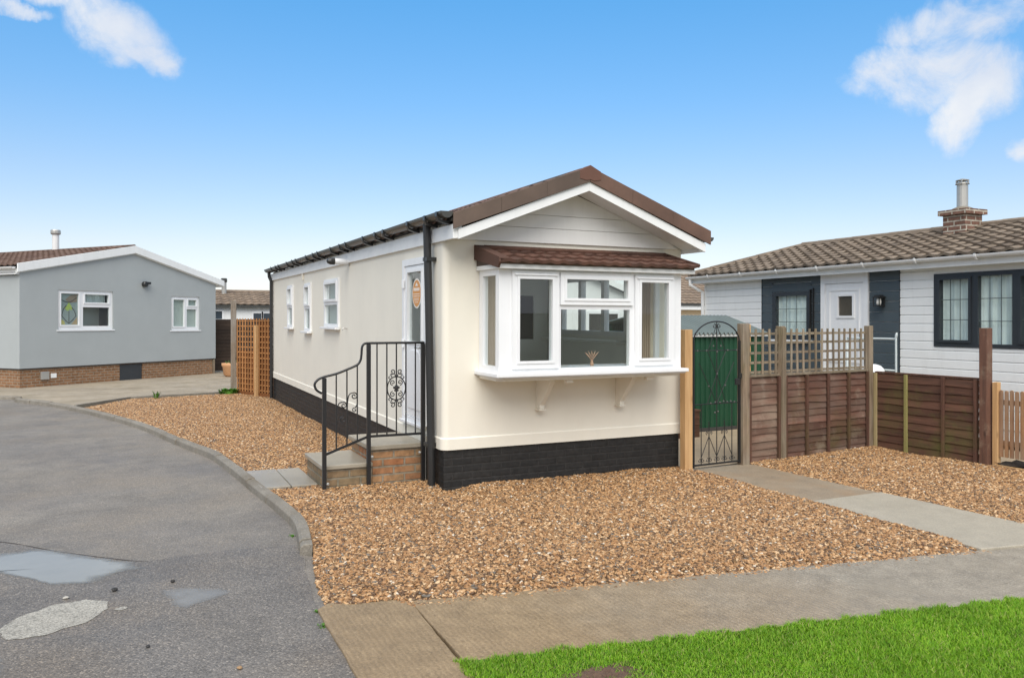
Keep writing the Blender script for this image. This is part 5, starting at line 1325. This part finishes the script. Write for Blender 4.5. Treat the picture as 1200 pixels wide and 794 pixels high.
# loose stones on the road
def stone(label, x, y, r, m, sq=.6):
    bm = bmesh.new(); bmesh.ops.create_icosphere(bm, subdivisions=2, radius=r)
    for v in bm.verts: v.co = v.co*(1+.35*noise.noise(v.co*60+Vector((x*9,y*9,0)))); v.co.z *= sq
    me = bpy.data.meshes.new('stone'); bm.to_mesh(me); bm.free(); me.materials.append(m)
    o = bpy.data.objects.new('stone', me); COL.objects.link(o); o.location = (x,y,.008+r*sq*.6); tag(o, label, 'stone', 'loose stones on the wet road')
M_st1 = paint('stone_dark', (.03,.028,.026), .6, .3, .2, 200); M_st2 = paint('stone_pale', (.45,.42,.36), .7, .2, .2, 200)
stone('small black stone between the puddle and the white road repair', -3.02, -1.83, .020, M_st1)
stone('small black stone at the tip of the faint damp patch on the road', -2.66, -1.80, .015, M_st1)
stone('pale chip of stone lying on the road above the white repair patch', -3.30, -1.86, .020, M_st2, .35)
stone('tiny dark stone on the wet road below the white repair patch', -2.84, -2.94, .012, M_st1)
stone('small brown stone at the bottom of the road near the pavement', -2.42, -3.45, .014, paint('stone_brown', (.30,.19,.10), .7, .2, .1))

# ================================================================== WORLD, SUN, CAMERA
SUN_EL, SUN_AZ = 50, 207       # azimuth clockwise from +Y
w = bpy.data.worlds.new('World'); sc.world = w; w.use_nodes = True
t = w.node_tree; t.nodes.clear(); N = t.nodes.new; L = t.links.new
out = N('ShaderNodeOutputWorld'); bg = N('ShaderNodeBackground'); L(bg.outputs[0], out.inputs[0])
sky = N('ShaderNodeTexSky'); sky.sky_type = 'NISHITA'; sky.sun_disc = False; sky.sun_elevation = R(SUN_EL); sky.sun_rotation = R(SUN_AZ)
sky.air_density = 1.0; sky.dust_density = .6; sky.ozone_density = 2.0
tc = N('ShaderNodeTexCoord')
sep = N('ShaderNodeSeparateXYZ'); L(tc.outputs['Generated'], sep.inputs[0])
def wm(op, a, b_=0.0, clamp=False):
    m = N('ShaderNodeMath'); m.operation = op; m.use_clamp = clamp
    for i, v in enumerate((a, b_)):
        if isinstance(v, (int, float)): m.inputs[i].default_value = v
        else: L(v, m.inputs[i])
    return m.outputs[0]
def wmix(f, a, b_, mode='MIX'):
    m = N('ShaderNodeMix'); m.data_type = 'RGBA'; m.blend_type = mode
    if isinstance(f, (int,float)): m.inputs[0].default_value = f
    else: L(f, m.inputs[0])
    for v, i in ((a,6),(b_,7)):
        if isinstance(v, tuple): m.inputs[i].default_value = (*v,1)
        else: L(v, m.inputs[i])
    return m.outputs[2]
def wramp(f, stops):
    r = N('ShaderNodeValToRGB'); e = r.color_ramp.elements
    while len(e) < len(stops): e.new(.5)
    for k, (p, c) in enumerate(stops): e[k].position = p; e[k].color = (*c,1)
    L(f, r.inputs[0]); return r.outputs[0]
TINT = [(0,(.80,.76,.92)), (.09,(.88,.77,.76)), (.17,(.77,.80,.84)), (.26,(.60,.86,.98)), (.37,(.47,.94,1.12)), (.6,(.5,.95,1.1))]
skyc = wmix(1.0, sky.outputs[0], wramp(sep.outputs[2], TINT), 'MULTIPLY')
# clouds placed by compass direction
nz = N('ShaderNodeTexNoise'); nz.inputs['Scale'].default_value = 11; nz.inputs['Detail'].default_value = 10; nz.inputs['Roughness'].default_value = .66; nz.inputs['Distortion'].default_value = .4
L(tc.outputs['Generated'], nz.inputs['Vector'])
LOBES = [((.7765,.5674,.274),(8.016,-10.863,-2.048),(-6.834,-4.993,27.883)), ((.7444,.6096,.2725),(15.409,-18.263,-3.069),(-8.876,-7.269,38.668)),
 ((.759,.5742,.3068),(12.991,-16.284,-3.291),(-13.447,-10.173,50.674)), ((.7908,.5257,.3133),(9.7,-13.678,-3.128),(-11.035,-7.336,38.569)),
 ((.8003,.5553,.2261),(28.636,-39.634,-6.24),(-5.738,-3.981,27.88)), ((.807,.5319,.2565),(15.02,-21.766,-4.068),(-6.746,-4.447,28.503)),
 ((.8358,.521,.1733),(45.057,-70.203,-9.142),(-12.508,-7.796,80.89)),
 ((-.012,.9509,.3092),(25.0,-1.3,3.5),(.14,-11.5,34.0)), ((.0086,.9571,.2896),(28.944,-1.876,3.612),(-.169,-18.792,60.39)),
 ((.0268,.9575,.2857),(63.541,-4.716,7.504),(-.838,-26.97,89.441)), ((-.0818,.9425,.3241),(23.053,.095,3.997),(2.898,-33.404,96.323)), ((-.1007,.9464,.3068),(32.419,1.083,5.675),(6.659,-62.561,193.569))]
wz = N('ShaderNodeTexNoise'); wz.inputs['Scale'].default_value = 6.5; wz.inputs['Detail'].default_value = 8; wz.inputs['Roughness'].default_value = .6
L(tc.outputs['Generated'], wz.inputs['Vector'])
ws = N('ShaderNodeVectorMath'); ws.operation = 'SUBTRACT'; L(wz.outputs['Color'], ws.inputs[0]); ws.inputs[1].default_value = (.5,.5,.5)
wk = N('ShaderNodeVectorMath'); wk.operation = 'SCALE'; wk.inputs['Scale'].default_value = .085; L(ws.outputs[0], wk.inputs[0])
wd = N('ShaderNodeVectorMath'); wd.operation = 'ADD'; L(tc.outputs['Generated'], wd.inputs[0]); L(wk.outputs[0], wd.inputs[1])
mask = None
for c, u, v in LOBES:
    sb = N('ShaderNodeVectorMath'); sb.operation = 'SUBTRACT'; L(wd.outputs[0], sb.inputs[0]); sb.inputs[1].default_value = c
    ds = []
    for ax in (u, v):
        d = N('ShaderNodeVectorMath'); d.operation = 'DOT_PRODUCT'; L(sb.outputs[0], d.inputs[0]); d.inputs[1].default_value = ax; ds.append(wm('POWER', wm('ABSOLUTE', d.outputs['Value']), 2.0))
    # only on this side of the sky dome
    e = wm('SUBTRACT', 1.0, wm('ADD', ds[0], ds[1]))
    dd = N('ShaderNodeVectorMath'); dd.operation = 'DOT_PRODUCT'; L(tc.outputs['Generated'], dd.inputs[0]); dd.inputs[1].default_value = c
    e = wm('SUBTRACT', e, wm('MULTIPLY', wm('LESS_THAN', dd.outputs['Value'], .3), 50.0))
    mask = e if mask is None else wm('MAXIMUM', mask, e)
over = wm('MULTIPLY', wm('SUBTRACT', sep.outputs[2], .56), 8.0)
fw = N('ShaderNodeVectorMath'); fw.operation = 'DOT_PRODUCT'; L(tc.outputs['Generated'], fw.inputs[0]); fw.inputs[1].default_value = (.432,.902,0)
behind = wm('MULTIPLY', wm('SUBTRACT', -.05, fw.outputs['Value']), 4.0)
mask = wm('MAXIMUM', wm('MAXIMUM', mask, -3.0), wm('MAXIMUM', over, behind))
nzv = wm('MULTIPLY', wm('SUBTRACT', nz.outputs['Fac'], .5), 5.5)
dens = wm('ADD', mask, nzv)
mr = N('ShaderNodeMapRange'); mr.interpolation_type = 'SMOOTHSTEP'; L(dens, mr.inputs[0]); mr.inputs[1].default_value = -.85; mr.inputs[2].default_value = 1.5; mr.inputs[3].default_value = 0; mr.inputs[4].default_value = .93
CLOUD = (4.9,4.95,5.0)
cl = wmix(wm('MULTIPLY', wm('SUBTRACT', wz.outputs['Fac'], .42), 4.0, True), (3.85,4.15,4.7), CLOUD)
skyc = wmix(mr.outputs[0], skyc, cl)
L(skyc, bg.inputs[0]); bg.inputs[1].default_value = .075

sun = bpy.data.lights.new('sun', 'SUN'); sun.energy = 1.5; sun.angle = R(55); sun.color = (1,.955,.89)
so = bpy.data.objects.new('sun', sun); COL.objects.link(so)
el, az = R(SUN_EL), R(SUN_AZ); dirn = Vector((math.sin(az)*math.cos(el), math.cos(az)*math.cos(el), math.sin(el)))
so.rotation_euler = (-dirn).to_track_quat('-Z', 'Y').to_euler(); so.location = (-6,-12,14)

cam = bpy.data.cameras.new('camera'); cam.sensor_width = 36; cam.lens = 36*940/1200; cam.shift_y = -21/1200; cam.clip_end = 2000; cam.clip_start = .05
co = bpy.data.objects.new('camera', cam); COL.objects.link(co); co.location = (-2.94,-7.79,1.8); co.rotation_euler = (R(90), 0, R(-25.6)); sc.camera = co

sc.view_settings.view_transform = 'Standard'; sc.view_settings.look = 'None'; sc.view_settings.gamma = 1; sc.view_settings.use_curve_mapping = False
sc.view_settings.exposure = 1.35
sc.cycles.use_denoising = True; sc.cycles.denoising_prefilter = 'ACCURATE'; sc.cycles.diffuse_bounces = 8
sc.cycles.max_bounces = 8; sc.cycles.transparent_max_bounces = 16
